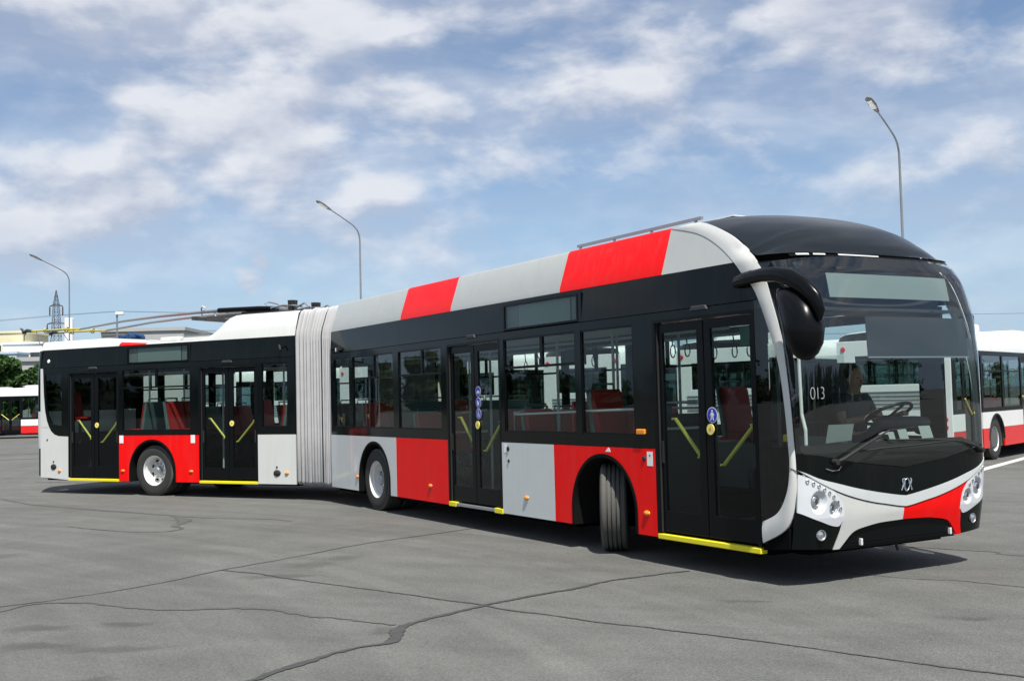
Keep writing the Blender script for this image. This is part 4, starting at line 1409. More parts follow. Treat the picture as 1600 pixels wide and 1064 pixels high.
# grab poles, rails and hanging loops
s = SB()
for (u, v) in ((0.5, .3), (2.0, -.35), (4.3, .55), (5.9, .45), (5.9, -.5), (7.2, .5), (7.2, -.5), (8.85, .5), (8.85, -.55)):
    s.tube([(u, v, .345), (u, v, 2.56)], .018, 8)
for v in (.45, -.45):
    s.tube([(.2, v, 2.38), (9.2, v, 2.38)], .017, 8)
s.tube([(4.30, .62, 1.25), (4.30, 1.15, 1.25), (4.25, 1.17, 1.5), (4.30, .62, 1.55)], .016, 8)
s.tube([(5.95, .62, 1.20), (5.95, 1.15, 1.20), (5.95, 1.15, 1.52), (5.95, .62, 1.55)], .016, 8)
s.tube([(8.86, .62, 1.35), (8.86, 1.12, 1.35), (8.86, 1.12, 1.62), (8.86, .62, 1.62)], .016, 8)
s.tube([(6.0, 1.17, 1.50), (8.6, 1.17, 1.56)], .014, 8); s.tube([(6.0, -1.17, 1.52), (8.6, -1.17, 1.52)], .018, 8)
s.put(1, 'grab_rails', 'rail_white', smooth=60)
s = SB()
for u in (6.3, 6.75, 7.9, 8.25, 8.5, 3.6, 2.9, 5.4):
    for v in (.45, -.45):
        s.tube([(u, v, 2.37), (u + .02, v, 2.25)], .008, 5)
        s.tube([(u + .02 + .045 * math.sin(a * 2 * PI / 10), v, 2.18 + .07 * math.cos(a * 2 * PI / 10)) for a in range(11)], .008, 5)
s.put(1, 'hanging_loops', 'rubber')
for (u, v, z, w, h, mt_) in ((7.55, .40, 1.85, .16, .24, 'sign_green'), (5.2, -.3, 2.25, .5, .22, 'interior_dark'), (9.3, .2, 2.3, .4, .2, 'sign_green')):
    s = SB(); s.box(u - w / 2, u + w / 2, v - .01, v + .01, z - h / 2, z + h / 2); s.put(1, 'notice_board', mt_)
s = SB(); s.box(8.70, 8.74, .25, 1.17, .345, 1.5); s.put(1, 'partition', 'interior_dark')
s = SB(); s.box(7.30, 7.34, .7, 1.17, 1.12, 1.65); s.put(1, 'partition', 'seat_red')
bus_wheel(1, 1.755); bus_wheel(1, 1.755, -1)
bus_wheel(1, 7.84, 1, R(-38)); bus_wheel(1, 7.98, -1, R(-33))
for sg in (1, -1):
    inner = put_wheel(bus, M1 @ Matrix.Translation((1.755, -sg * .76, .48)) @ Matrix.Rotation(0 if sg == 1 else PI, 4, 'Z'))

# ---------------------------------------------------------------- rear section, door side
AR3 = -3.485
skirt(2, -4.375, -2.28, 'red_paint', AR3)
skirt(2, -0.865, 0.0, 'white_paint')
arch_lip(2, AR3); arch_lip(2, AR3, -1)
tail_curve = [(-6.545, 2.535), (-6.535, 2.25), (-6.52, 1.97), (-6.485, 1.66), (-6.43, 1.46), (-6.37, 1.34), (-6.31, 1.258), (-6.217, 1.192), (-6.09, 1.158), (-5.80, 1.150)]
s = SB()
s.prism([(-6.62, ZB + .05), (-5.77, ZB), (-5.77, 1.143)] + [(p[0] - .003, p[1] - .003) for p in reversed(tail_curve[:-1])][0:] + [(-6.62, 2.535)], VO - .03, VO, fz)
s.put(2, 'tail_panel', 'white_paint')
s = SB(); s.box(-6.60, -6.38, VO + .0003, VO + .0012, 1.3295, 1.3345); s.put(2, 'panel_seam', 'rubber')
s = SB(); s.prism(list(reversed(tail_curve)) + [(-6.53, 2.53), (-5.80, 2.53)], 1.232, 1.236, fz)
# dark glass of the tail with a painted frame
s = SB()
s.prism(tail_curve[0:] + [(-5.80, 1.33), (-6.30, 1.40), (-6.42, 1.62), (-6.47, 2.0), (-6.49, 2.41), (-6.00, 2.41), (-6.00, 1.34), (-5.80, 1.34), (-5.80, 2.535)], 1.236, VO - .002, fz)
s.put(2, 'tail_frame', 'black_paint')
s = SB(); s.prism([(-6.00, 1.36), (-6.30, 1.40), (-6.42, 1.62), (-6.47, 2.0), (-6.49, 2.41), (-6.00, 2.41)], 1.250, 1.256, fz); s.put(2, 'window_pane', 'window_glass')
band = SB()
holes2 = [(-4.285, -2.495, GL0 - .04, GL1 - .01), (-0.765, -0.165, GL0, GL1), (-5.80, -4.375, 0, 2.42), (-2.28, -0.865, 0, 2.42)]
wall_cells(band, -5.80, 0.0, ZW, ZS - .004, holes2, 1.236, VO, fz)
band.put(2, 'window_band', 'black_paint')
window(2, -4.285, -2.495, [-3.38], z0=GL0 - .04, z1=GL1 - .01)
window(2, -0.765, -0.165)
door(2, -5.79, -4.385, 2.40)
door(2, -2.27, -0.875, 2.40)
for (a, b) in ((-6.58, -4.22), (-2.48, 0.0)):
    s = SB()
    s.prism([(VO, ZS + .004), (VO - .022, ZT - .004), (1.20, ZT - .004), (1.20, ZS + .004)], a, b, lambda p, q, d: (d, p, q))
    s.put(2, 'fascia_panel', 'black_paint')
bk = SB(); bk.box(-4.22, -2.48, 1.20, 1.23, ZS - .005, ZT - .004); bk.put(2, 'display_box', 'black_satin')
side_display(2, -4.12, -2.56, -3.885, -2.75)
tb = SB(); tb.box(-4.218, -2.482, 1.231, 1.2565, 2.868, ZT - .004); tb.box(-4.218, -4.152, 1.231, 1.274, 2.54, 2.867); tb.box(-2.528, -2.482, 1.231, 1.274, 2.54, 2.867); tb.put(2, 'display_surround', 'black_paint')
for u, z in ((-6.06, .457), (-.205, .470), (-4.27, .475), (-2.485, .480)): marker(2, u, z)
for u, z in ((-6.235, .535), (-.427, .470)): marker(2, u, z, 'filler_cap', 'rubber', .085, .058)
for u, z in ((-6.235, .64), (-.43, .575), (-6.42, 1.08)): cap(2, u, z, .02)
for u in (-4.305, -2.435): sticker(2, u, 1.085, .105, .15, dark=False)
s = SB(); s.lathe([(0, .01), (.035, .01), (.04, 0)], (-6.37, VO, 2.68), 'y', 12); s.put(2, 'tail_marker', 'sign_white')
s = SB(); s.tube([(-.30, 1.28, 2.70), (-.27, 1.36, 2.74), (-.24, 1.37, 2.66)], .02, 8); s.put(2, 'side_camera', 'rubber')
# roof of the rear section
P2 = [(1.252, ZT), (1.245, 2.96), (1.20, 3.05), (1.10, 3.08), (0.4, 3.10), (0, 3.10)]


def roof_strip(u0, u1, h0, h1, mt, name='roof_panel', base=ZT):
    """cover with a rounded shoulder, height h0 at u0 and h1 at u1"""
    s = SB(); rows = []
    for u, h in ((u0, h0), (u1, h1)):
        d = h - base
        sl = min(.16, d * .36)
        prof = [(1.252, base), (1.252 - sl * .25, base + d * .3), (1.252 - sl, h - .03), (1.252 - sl - .04, h), (0, h + .01)]
        rows.append([(u, v, z) for v, z in prof] + [(u, -v, z) for v, z in reversed(prof[:-1])])
    s.grid(rows)
    n = len(rows[0])
    for r in rows:
        b = len(s.v); s.v += [tuple(p) for p in r]; s.face(range(b, b + n))
    return s.put(2, name, mt, smooth=40)


s = SB(); s.box(-6.58, 0.0, 1.205, 1.234, ZS - .03, ZS + .03); s.put(2, 'seam_backing', 'underbody')  # same added dark strip, blocking light in the rear fascia gap
roof_strip(-6.62, -4.80, 3.085, 3.085, 'white_paint'); roof_strip(-4.80, -4.384, 3.085, 2.99, 'white_paint')
roof_strip(-4.38, -3.66, 2.988, 2.935, 'red_paint')
roof_strip(-3.655, -2.0, 2.94, 2.94, 'white_paint')
prev = (-2.04, 2.965)
s = SB(); rows = []
for (u, h) in ((-2.30, 2.935), (-2.10, 2.985), (-1.98, 3.05), (-1.86, 3.15), (-1.74, 3.26), (-1.64, 3.325), (-1.50, 3.365), (-1.30, 3.372), (-.6, 3.372), (0.0, 3.372)):
    d = h - ZT; sl = d * .30
    prof = [(1.252, ZT), (1.252 - sl * .2, ZT + d * .3), (1.252 - sl * .8, h - min(.06, d * .3)), (1.252 - sl - .03, h - .008), (1.252 - sl - .1, h), (0, h + .01)]
    rows.append([(u, v, z) for v, z in prof] + [(u, -v, z) for v, z in reversed(prof[:-1])])
s.grid(rows); s.put(2, 'roof_cowl', 'white_paint', smooth=45)
s = SB(); s.box(-6.6, 0, -1.2, 1.2, 2.86, 2.90); s.put(2, 'roof', 'white_paint')
s = SB()
s.box(-3.60, -3.10, -.95, .95, 2.95, 3.055); s.box(-3.05, -2.15, -.9, .9, 2.95, 3.065); s.put(2, 'roof_hatch', 'white_paint', bevel=.03)
s = SB(); s.box(-3.02, -2.2, .86, .92, 3.066, 3.075); s.put(2, 'hatch_rim', 'steel')
s = SB(); s.box(-6.1, -5.6, -.75, -.25, 3.11, 3.16); s.tube([(-6.05, -.7, 3.2), (-6.05, -.3, 3.2)], .07, 12); s.tube([(-5.8, -.7, 3.2), (-5.8, -.3, 3.2)], .085, 12); s.tube([(-6.05, -.5, 3.26), (-5.9, -.5, 3.3), (-5.62, -.5, 3.22)], .03, 8); s.put(2, 'roof_winch', 'equipment_blue', bevel=.02)

# trolley poles lying on the roof, with yellow heads past the tail
base = SB()
base.box(-2.05, -.25, -.75, .75, 3.385, 3.42)
base.box(-3.05, -2.0, -.55, -.48, 3.38, 3.43); base.box(-3.05, -2.0, .48, .55, 3.38, 3.43); base.box(-3.10, -3.03, -.60, .60, 3.38, 3.45)
base.put(2, 'pole_base', 'interior_dark')
for sg, vv in ((1, .35), (-1, -.35)):
    s = SB()
    s.tube([(-.95, vv, 3.50), (-1.6, vv, 3.535), (-2.55, vv, 3.555)], [.04, .044, .046], 12)
    s.tube([(-2.55, vv, 3.555), (-3.2, vv, 3.548), (-4.2, vv, 3.53), (-5.2, vv, 3.49), (-6.55, vv, 3.385)], [.032, .030, .027, .024, .021], 12)
    tp = s.put(2, 'trolley_pole', 'pole_steel', smooth=60)
    s = SB(); s.tube([(-1.15, vv, 3.515), (-1.6, vv, 3.536), (-2.62, vv, 3.556)], [.042, .050, .052], 12); s.put(2, 'pole_sleeve', 'black_satin', tp, smooth=60)
    s = SB(); s.tube([(-6.50, vv, 3.39), (-7.0, vv, 3.405), (-8.1, vv, 3.42)], .020, 10); s.lathe([(.05, -.03), (.06, 0), (.05, .03)], (-6.95, vv, 3.405), 'x', 12); s.lathe([(.05, -.03), (.06, 0), (.05, .03)], (-7.6, vv, 3.415), 'x', 12)
    s.put(2, 'pole_insulator', 'pole_yellow', tp, smooth=60)
    s = SB(); s.tube([(-8.05, vv, 3.42), (-8.2, vv, 3.44), (-8.32, vv, 3.40), (-8.36, vv, 3.47), (-8.42, vv, 3.50)], [.03, .04, .035, .025, .012], 8); s.tube([(-8.2, vv, 3.43), (-8.28, vv, 3.35), (-8.30, vv, 3.22)], .012, 6)
    s.put(2, 'pole_head', 'interior_dark', tp, smooth=60)
    s = SB(); s.tube([(-7.9, vv, 3.40), (-7.7, vv * 1.2, 3.12), (-6.9, vv * 1.1, 2.95), (-6.66, vv, 2.6)], .008, 5); s.put(2, 'pole_rope', 'cable', tp)
    # hooks and clamps
    s = SB(); s.tube([(-3.06, vv, 3.46), (-3.06, vv + .02, 3.62), (-3.0, vv + .05, 3.66), (-2.94, vv + .03, 3.62)], .016, 8); s.tube([(-3.06, vv + .1, 3.45), (-3.06, vv - .1, 3.45)], .02, 8); s.tube([(-2.7, vv, 3.44), (-2.75, vv, 3.56)], .02, 8)
    s.put(2, 'pole_hook', 'steel', smooth=60)
    # pivot turret with springs
    s = SB(); s.lathe([(.10, 3.42), (.13, 3.44), (.13, 3.50), (.09, 3.52)], (-.95, vv, 0), 'z', 16)
    s.tube([(-.95, vv, 3.50), (-1.15, vv, 3.60), (-1.35, vv, 3.645), (-1.45, vv, 3.62), (-1.36, vv, 3.56)], .016, 8)
    s.tube([(-.7, vv, 3.5), (-.5, vv, 3.58), (-.38, vv, 3.5)], .018, 8)
    for k in range(3):
        a = vv - .07 + .07 * k
        s.tube([(-1.25, a, 3.52), (-.95, a, 3.56), (-.62, a, 3.53)], .018, 8)
    s.put(2, 'pole_pivot', 'steel', smooth=60)
    s = SB()
    for k in range(6):
        a = 2 * PI * k / 6
        s.tube([(-.78 + .045 * math.cos(a), vv + .06 * math.sin(a), 3.48), (-.78 + .055 * math.cos(a), vv + .08 * math.sin(a), 3.645)], .03, 8)
    s.put(2, 'pole_damper', 'rubber', smooth=60)

# rear face and far side
s = SB()
for (z0, z1, mt_) in ((.35, .90, 'black_satin'), (.905, 1.66, 'white_paint'), (1.665, 2.90, 'black_paint')):
    s = SB(); rows = []
    for i in range(61):
        v = 1.275 * math.sin(-PI / 2 + PI * i / 60)
        q = abs(v) / 1.275
        bl = .21 * (1 - q ** 16) ** .6 if q < 1 else 0
        tz = (lambda z: 0.0 if z < 2.4 else (z - 2.4) * .12)
        rows.append([(-6.622 - bl * (1 if z > 1 else .8) + tz(z), v, z) for z in [z0 + (z1 - z0) * k / 6 for k in range(7)]])
    s.grid(rows); s.put(2, 'tail_face', mt_, smooth=50)
for (u0, u1, ar, mt_) in ((-6.60, -4.375, None, 'white_paint'), (-4.375, -2.28, AR3, 'red_paint'), (-2.28, 0, None, 'white_paint')):
    skirt(2, u0, u1, mt_, ar, -1)
s = SB()
fh2 = [(-6.4, -5.9, GL0, GL1), (-5.75, -4.4, GL0, GL1), (-4.25, -2.8, GL0, GL1), (-2.65, -1.25, GL0, GL1), (-1.1, -.2, GL0, GL1)]
wall_cells(s, -6.6, 0, ZW, ZT, fh2, -VO, -1.236, fz); s.put(2, 'window_band', 'black_paint')
for h in fh2: window(2, h[0], h[1], [(h[0] + h[1]) / 2], -1)
s = SB(); s.box(-6.6, -.02, -.74, .74, .30, .345)
for (a, b) in ((-6.6, -4.19), (-2.78, -.02)):
    s.box(a, b, .74, 1.19, .30, .345); s.box(a, b, -1.20, -.74, .30, .345)
s.put(2, 'floor', 'floor_grey')
s = SB(); s.box(-6.6, -.02, -1.18, 1.18, 2.56, 2.60); s.put(2, 'ceiling', 'ceiling_white')
s = SB(); s.box(-6.55, -4.15, -1.2, 1.16, .26, .296); s.box(-2.8, -.05, -1.2, 1.16, .24, .296); s.box(-4.15, -2.8, -.5, .5, .28, .62); s.put(2, 'underbody', 'underbody')
s = SB()
for sg in (1, -1):
    s = SB(); a_, b_ = sorted((sg * .70, sg * 1.22))
    s.box(AR3 - .70, AR3 + .70, a_, b_, 1.085, 1.12); c_, d_ = sorted((sg * .70, sg * .74)); s.box(AR3 - .70, AR3 + .70, c_, d_, .345, 1.085)
    s.put(2, 'wheel_box', 'interior_dark')
s = SB(); s.box(-6.58, -5.95, -1.18, .55, .345, 1.2); s.put(2, 'engine_box', 'interior_dark')
for u, fc in ((-3.9, -1), (-3.15, 1), (-2.55, 1)):
    for v in ((.95, .52) if u < -2.6 else (-.95,)): seat(2, u, v, .74, fc)
for u, fc in ((-3.9, -1), (-3.1, 1), (-1.6, 1), (-.7, -1)):
    for v in (-.95, -.52): seat(2, u, v, .62, fc)
seat(2, -6.05, .9, 1.0, 1); seat(2, -.42, .95, .62, -1)
s = SB()
for (u, v) in ((-5.9, .5), (-4.35, .5), (-4.35, -.45), (-2.35, .55), (-2.35, -.5), (-.85, .55), (-.85, -.5)): s.tube([(u, v, .345), (u, v, 2.56)], .018, 8)
for v in (.45, -.45): s.tube([(-6.3, v, 2.38), (-.3, v, 2.38)], .017, 8)
s.put(2, 'grab_rails', 'rail_white', smooth=60)
bus_wheel(2, -3.50); bus_wheel(2, -3.50, -1)
for sg in (1, -1):
    put_wheel(bus, M2 @ Matrix.Translation((-3.5, -sg * .76, .48)) @ Matrix.Rotation(0 if sg == 1 else PI, 4, 'Z'))

# ---------------------------------------------------------------- accordion joint
def frame_at(t):
    """position and heading along the joint, t=0 rear section, 1 front section"""
    F1 = Vector((math.cos(T1), math.sin(T1), 0)); F2 = Vector((math.cos(T2), math.sin(T2), 0))
    Ln = (O1 - O2).length
    a, b, c, d = O2, O2 + F2 * Ln * .36, O1 - F1 * Ln * .36, O1
    p = a * (1 - t) ** 3 + b * 3 * t * (1 - t) ** 2 + c * 3 * t * t * (1 - t) + d * t ** 3
    return p, T2 + (T1 - T2) * t


def ring(t, off, bot=0.285, top=3.372):
    p, h = frame_at(t)
    F = Vector((math.cos(h), math.sin(h), 0)); Rv = Vector((math.sin(h), -math.cos(h), 0))
    w = 1.272 + off; tp = top + off; bt = bot - off * .5
    prof = [(w - .05, bt), (w, bt + .06), (w, 1.2), (w, 2.2), (w, 2.87), (w - .02, 2.99), (w - .12, tp - .10), (w - .16, tp - .03), (w - .24, tp)]
    prof = prof + [(0, tp)] + [(-v, z) for v, z in reversed(prof)] + [(0, bt)]
    return [(p + Rv * v + Vector((0, 0, z))) - ROOT_LOC for v, z in prof]


def bellows(t0, t1, n, name):
    m = MB(); rows = []
    rb = random.Random(n)
    for k in range(n):
        wob = rb.uniform(-.012, .010)
        for q, o in ((0.0, -.075), (.14, -.020), (.32, .008), (.5, .016), (.68, .008), (.86, -.020)):
            rows.append(ring(t0 + (t1 - t0) * (k + q + (rb.uniform(-.05, .05) if q else 0)) / n, o + wob * (1 if q else 0), bot=0.285 - rb.uniform(0, .02)))
    rows.append(ring(t1, -.055))
    m.grid(rows, True)
    return m.build(name, 'bellows_fabric', bus, ID, smooth=75)


bellows(0.0, .655, 8, 'bellows')
bellows(.70, 1.0, 5, 'bellows')
m = MB(); m.grid([ring(.655, -.06), ring(.66, .0), ring(.695, .0), ring(.70, -.06)], True); m.build('bellows_hoop', 'rubber', bus, ID)
for (t, nm) in ((0.0, 'joint_frame'), (1.0, 'joint_frame')):
    m = MB(); d = .012
    m.grid([ring(max(0, t - d), -.02), ring(min(1, t + d), -.02)], True); m.build(nm, 'rubber', bus, ID)

# ---------------------------------------------------------------- the driver
def skin_body(name, joints, edges, mt, parent=None, mtx=None, sub=2):
    me = bpy.data.meshes.new(name)
    me.from_pydata([(j[0], -j[1], j[2]) for j in joints], edges, [])
    o = bpy.data.objects.new(name, me); col.objects.link(o)
    md = o.modifiers.new('skin', 'SKIN'); md.use_smooth_shade = True
    for i, j in enumerate(joints):
        sv_ = me.skin_vertices[0].data[i]; sv_.radius = (j[3], j[4] if len(j) > 4 else j[3]); sv_.use_root = (i == 0)
    s2 = o.modifiers.new('sub', 'SUBSURF'); s2.levels = sub; s2.render_levels = sub
    me.materials.append(MATS[mt])
    if parent: o.parent = parent
    if mtx is not None: o.matrix_basis = mtx
    return o


M1W = Matrix.Translation(O1) @ Matrix.Rotation(T1, 4, 'Z')
du, dv_, dz = 9.78, -.68, 1.15
J = [(du, dv_, dz, .15, .13), (du - .02, dv_, dz + .18, .14, .11), (du - .02, dv_, dz + .38, .16, .11), (du, dv_, dz + .50, .10, .08), (du + .02, dv_, dz + .535, .058, .058), (du + .045, dv_, dz + .585, .066, .075), (du + .05, dv_, dz + .66, .078, .098), (du + .045, dv_, dz + .745, .076, .092), (du + .04, dv_, dz + .80, .035, .04),
     (du, dv_ + .19, dz + .46, .06), (du + .10, dv_ + .25, dz + .22, .048), (du + .36, dv_ + .20, dz + .26, .036), (du + .46, dv_ + .19, dz + .31, .030),
     (du, dv_ - .19, dz + .46, .06), (du + .10, dv_ - .25, dz + .22, .048), (du + .36, dv_ - .20, dz + .26, .036), (du + .46, dv_ - .19, dz + .31, .030),
     (du + .10, dv_ + .10, dz - .02, .095), (du + .46, dv_ + .13, dz + .03, .07), (du + .52, dv_ + .13, dz - .38, .05), (du + .66, dv_ + .13, dz - .46, .035),
     (du + .10, dv_ - .10, dz - .02, .095), (du + .46, dv_ - .13, dz + .03, .07), (du + .52, dv_ - .13, dz - .38, .05), (du + .66, dv_ - .13, dz - .46, .035)]
E_ = [(0, 1), (1, 2), (2, 3), (3, 4), (4, 5), (5, 6), (6, 7), (7, 8), (2, 9), (9, 10), (10, 11), (11, 12), (2, 13), (13, 14), (14, 15), (15, 16), (0, 17), (17, 18), (18, 19), (19, 20), (0, 21), (21, 22), (22, 23), (23, 24)]
for sg, wi in ((1, 12), (-1, 16)):       # five fingers closing on the wheel rim
    wx, wy, wz = J[wi][:3]
    for k, (dy, ln) in enumerate(((-.030, .050), (-.010, .056), (.010, .053), (.028, .042))):
        a = len(J)
        J += [(wx + .035, wy + sg * dy, wz + .015, .010), (wx + .062, wy + sg * dy, wz + .022, .009), (wx + .072, wy + sg * dy, wz - .008, .0085), (wx + .055, wy + sg * dy, wz - .026, .008)]
        E_ += [(wi, a), (a, a + 1), (a + 1, a + 2), (a + 2, a + 3)]
    a = len(J)
    J += [(wx + .02, wy - sg * .042, wz + .0, .010), (wx + .05, wy - sg * .048, wz - .012, .009)]
    E_ += [(wi, a), (a, a + 1)]
drv = skin_body('person', J, E_, 'skin', None, M1W)
tag(drv, 'driver in a dark grey T-shirt sitting behind the trolleybus windscreen', 'person')
SJ = [(du, dv_, dz - .02, .175, .15), (du - .02, dv_, dz + .18, .165, .135), (du - .02, dv_, dz + .38, .185, .13), (du, dv_, dz + .49, .12, .10), (du + .012, dv_, dz + .535, .075, .072),
      (du, dv_ + .19, dz + .46, .08), (du + .06, dv_ + .235, dz + .30, .068), (du, dv_ - .19, dz + .46, .08), (du + .06, dv_ - .235, dz + .30, .068)]
skin_body('shirt', SJ, [(0, 1), (1, 2), (2, 3), (3, 4), (2, 5), (5, 6), (2, 7), (7, 8)], 'shirt', drv)
TJ = [(du, dv_, dz - .03, .165, .14)] + [(j[0], j[1], j[2], j[3] + .022) for j in J[17:20]] + [(j[0], j[1], j[2], j[3] + .022) for j in J[21:24]]
skin_body('trousers', TJ, [(0, 1), (1, 2), (2, 3), (0, 4), (4, 5), (5, 6)], 'trousers', drv)
HJ = [(du + .005, dv_, dz + .655, .082, .085), (du + .015, dv_, dz + .745, .090, .100), (du + .03, dv_, dz + .80, .062, .072), (du + .035, dv_, dz + .83, .02, .02)]
skin_body('hair', HJ, [(0, 1), (1, 2), (2, 3)], 'hair', drv)
# face: nose, ears, eyes as small sub-meshes
fm = SB()
fx, fy, fzz = du + .138, dv_, dz + .655
fm.tube([(fx - .02, fy, fzz + .03), (fx + .005, fy, fzz), (fx + .016, fy, fzz - .02), (fx - .01, fy, fzz - .03)], [.008, .011, .015, .008], 8)
for sg in (1, -1):
    fm.tube([(du + .04, fy + sg * .085, fzz + .02), (du + .045, fy + sg * .097, fzz), (du + .04, fy + sg * .09, fzz - .03)], [.012, .018, .01], 8)
fm.v = [(p[0], -p[1], p[2]) for p in fm.v]
fm.build('nose_and_ears', 'skin', drv, ID, smooth=60)
fm = SB()
for sg in (1, -1): fm.tube([(fx - .018, fy + sg * .032 - .012, fzz + .025), (fx - .012, fy + sg * .032, fzz + .025), (fx - .018, fy + sg * .032 + .012, fzz + .025)], [.004, .008, .004], 8)
fm.tube([(fx - .02, fy - .022, fzz - .055), (fx - .010, fy, fzz - .056), (fx - .02, fy + .022, fzz - .055)], [.004, .006, .004], 6)
fm.v = [(p[0], -p[1], p[2]) for p in fm.v]
fm.build('eyes_and_mouth', 'hair', drv, ID, smooth=60)

# ================================================================== PARKED BUSES
def make_bus():
    L, W = 12.0, 1.275
    root = empty('parked_bus', (0, 0, 0))
    def p(mb, name, mt, par=None, **k): return mb.build(name, mt, par or root, ID, **k)
    def f_(side): return lambda a, b, d: (a, side * d, b)
    axle = [2.95, 8.85]
    for side in (-1, 1):              # -1 = right (door) side
        doors = [(0.75, 1.95), (5.1, 6.35), (10.5, 11.7)] if side == -1 else []
        edges = [0.0]
        segs = []
        x = 0.0
        for d in doors + [(L, L)]:
            if d[0] > x: segs.append((x, d[0]))
            x = d[1]
        for (a, b) in segs:
            for (z0, z1, mt) in ((.30, .745, 'bus_red'), (.75, 1.12, 'bus_white')):
                ax = [q for q in axle if a < q < b]
                poly = [(a + .003, z1), (a + .003, z0)]
                for q in ax:
                    pts = []
                    for i in range(15):
                        an = PI - PI * i / 14
                        pz = .48 + .58 * math.sin(an); px = q + .58 * math.cos(an)
                        pts.append((px, pz))
                    if z0 < .5:
                        cut = [(x_, min(z_, z1 + .0)) for x_, z_ in pts]
                        cut = [c for c in cut]
                        # keep only the part of the arch below the top of this strip
                        h = math.sqrt(max(0, .58 ** 2 - (z1 - .48) ** 2))
                        low = [(q - .58, z0)] + [(x_, z_) for x_, z_ in pts if z_ < z1 and x_ < q] + [(q - h, z1)]
                        p(MB().prism(poly + low, .0 + 1.24, W, f_(side)), 'skirt_panel', mt)
                        poly = [(q + h, z1)] + [(x_, z_) for x_, z_ in pts if z_ < z1 and x_ > q] + [(q + .58, z0)]
                    else:
                        h = math.sqrt(max(0, .58 ** 2 - (z0 - .48) ** 2))
                        mid = [(q - h, z0)] + [(x_, z_) for x_, z_ in pts if z_ > z0] + [(q + h, z0)]
                        poly = poly + mid
                if z0 < .5 and ax:
                    poly = poly + [(b - .003, z0), (b - .003, z1)]
                else:
                    poly = poly + [(b - .003, z0), (b - .003, z1)]
                p(MB().prism(poly, 1.24, W, f_(side)), 'skirt_panel', mt)
        n = 7
        wins = []
        x = .25
        cuts = [(0.25, .65), (2.05, 3.5), (3.6, 5.0), (6.45, 7.9), (8.0, 9.4), (9.5, 10.4)] if side == -1 else [(.25, 1.7), (1.85, 3.4), (3.55, 5.1), (5.25, 6.8), (6.95, 8.5), (8.65, 10.2), (10.35, 11.6)]
        hl = [(a, b, 1.22, 2.42) for a, b in cuts] + [(a, b, 0, 2.40) for a, b in doors]
        w_ = MB(); wall_cells(w_, 0.02, L - .02, 1.125, 2.52, hl, 1.24, W - .002, f_(side)); wb = p(w_, 'window_band', 'black_satin')
        for (a, b) in cuts:
            g_ = MB(); g_.prism([(a, 1.22), (b, 1.22), (b, 2.42), (a, 2.42)], 1.252, 1.257, f_(side)); p(g_, 'window_pane', 'bus_glass')
            if b - a > 1: g_ = MB(); g_.prism([(a, 2.05), (b, 2.05), (b, 2.08), (a, 2.08)], 1.258, 1.268, f_(side)); p(g_, 'window_bar', 'black_satin', wb)
        for (a, b) in doors:
            mm = (a + b) / 2
            for li, (q0, q1) in enumerate(((a + .02, mm - .005), (mm + .005, b - .02))):
                fr = MB(); wall_cells(fr, q0, q1, .34, 2.38, [(q0 + .07, q1 - .07, .5, 2.28)], 1.215, 1.25, f_(side)); lf = p(fr, 'door_leaf', 'black_satin')
                gg = MB(); gg.prism([(q0 + .07, .5), (q1 - .07, .5), (q1 - .07, 2.28), (q0 + .07, 2.28)], 1.23, 1.234, f_(side)); p(gg, 'pane', 'bus_glass', lf)
                bb = MB(); za, zb = (1.45, 1.1) if li == 0 else (1.1, 1.45)
                bb.tube([(q0 + .08, side * 1.256, za), (q1 - .08, side * 1.256, zb)], .02, 6); p(bb, 'grab_bar', 'yellow_rail', lf)
            ss = MB(); ss.prism([(a, .28), (b, .28), (b, .335), (a, .335)], 1.15, 1.27, f_(side)); p(ss, 'step_edge', 'underbody')
        for q in axle:
            lip = MB(); rows = []
            for i in range(17):
                an = PI * i / 16
                rows.append([(q + r_ * math.cos(an), side * v_, .48 + r_ * math.sin(an)) for r_, v_ in ((.60, 1.262), (.60, 1.285), (.565, 1.285), (.55, .8))])
            lip.grid(rows); p(lip, 'wheel_arch', 'rubber', smooth=40)
            put_wheel(root, Matrix.Translation((q, side * 1.08, .48)) @ Matrix.Rotation(0 if side == -1 else PI, 4, 'Z'))
    # roof shell
    rf = MB(); prof = [(1.275, 2.525), (1.275, 2.80), (1.22, 2.92), (1.08, 2.985), (.6, 3.02), (0, 3.03)]
    full = [(y, z) for y, z in prof] + [(-y, z) for y, z in reversed(prof[:-1])]
    rf.grid([[(x, y * k, z - dz_) for y, z in full] for x, k, dz_ in ((0.0, .985, .03), (.12, 1, 0), (6, 1, 0), (11.75, 1, 0), (11.98, .97, .05))])
    p(rf, 'roof', 'bus_white', smooth=40)
    ru = MB(); ru.box(1.2, 3.4, -.85, .85, 2.98, 3.20); p(ru, 'roof_unit', 'bus_white', bevel=.06)
    ru = MB(); ru.box(6.4, 8.8, -.8, .8, 2.98, 3.16); p(ru, 'roof_unit', 'bus_white', bevel=.06)
    ru = MB(); ru.box(4.4, 5.2, -.35, .35, 3.0, 3.08); p(ru, 'roof_hatch', 'bus_white', bevel=.03)
    ce = MB(); ce.box(.1, 11.9, -1.2, 1.2, 2.50, 2.522); p(ce, 'ceiling', 'ceiling_white')
    fl = MB(); fl.box(.05, 11.9, -1.2, 1.2, .30, .36); fl.box(2.3, 3.6, -1.2, -.75, .36, 1.05); fl.box(2.3, 3.6, .75, 1.2, .36, 1.05); fl.box(8.2, 9.5, -1.2, -.75, .36, 1.05); fl.box(8.2, 9.5, .75, 1.2, .36, 1.05); p(fl, 'floor', 'floor_grey')
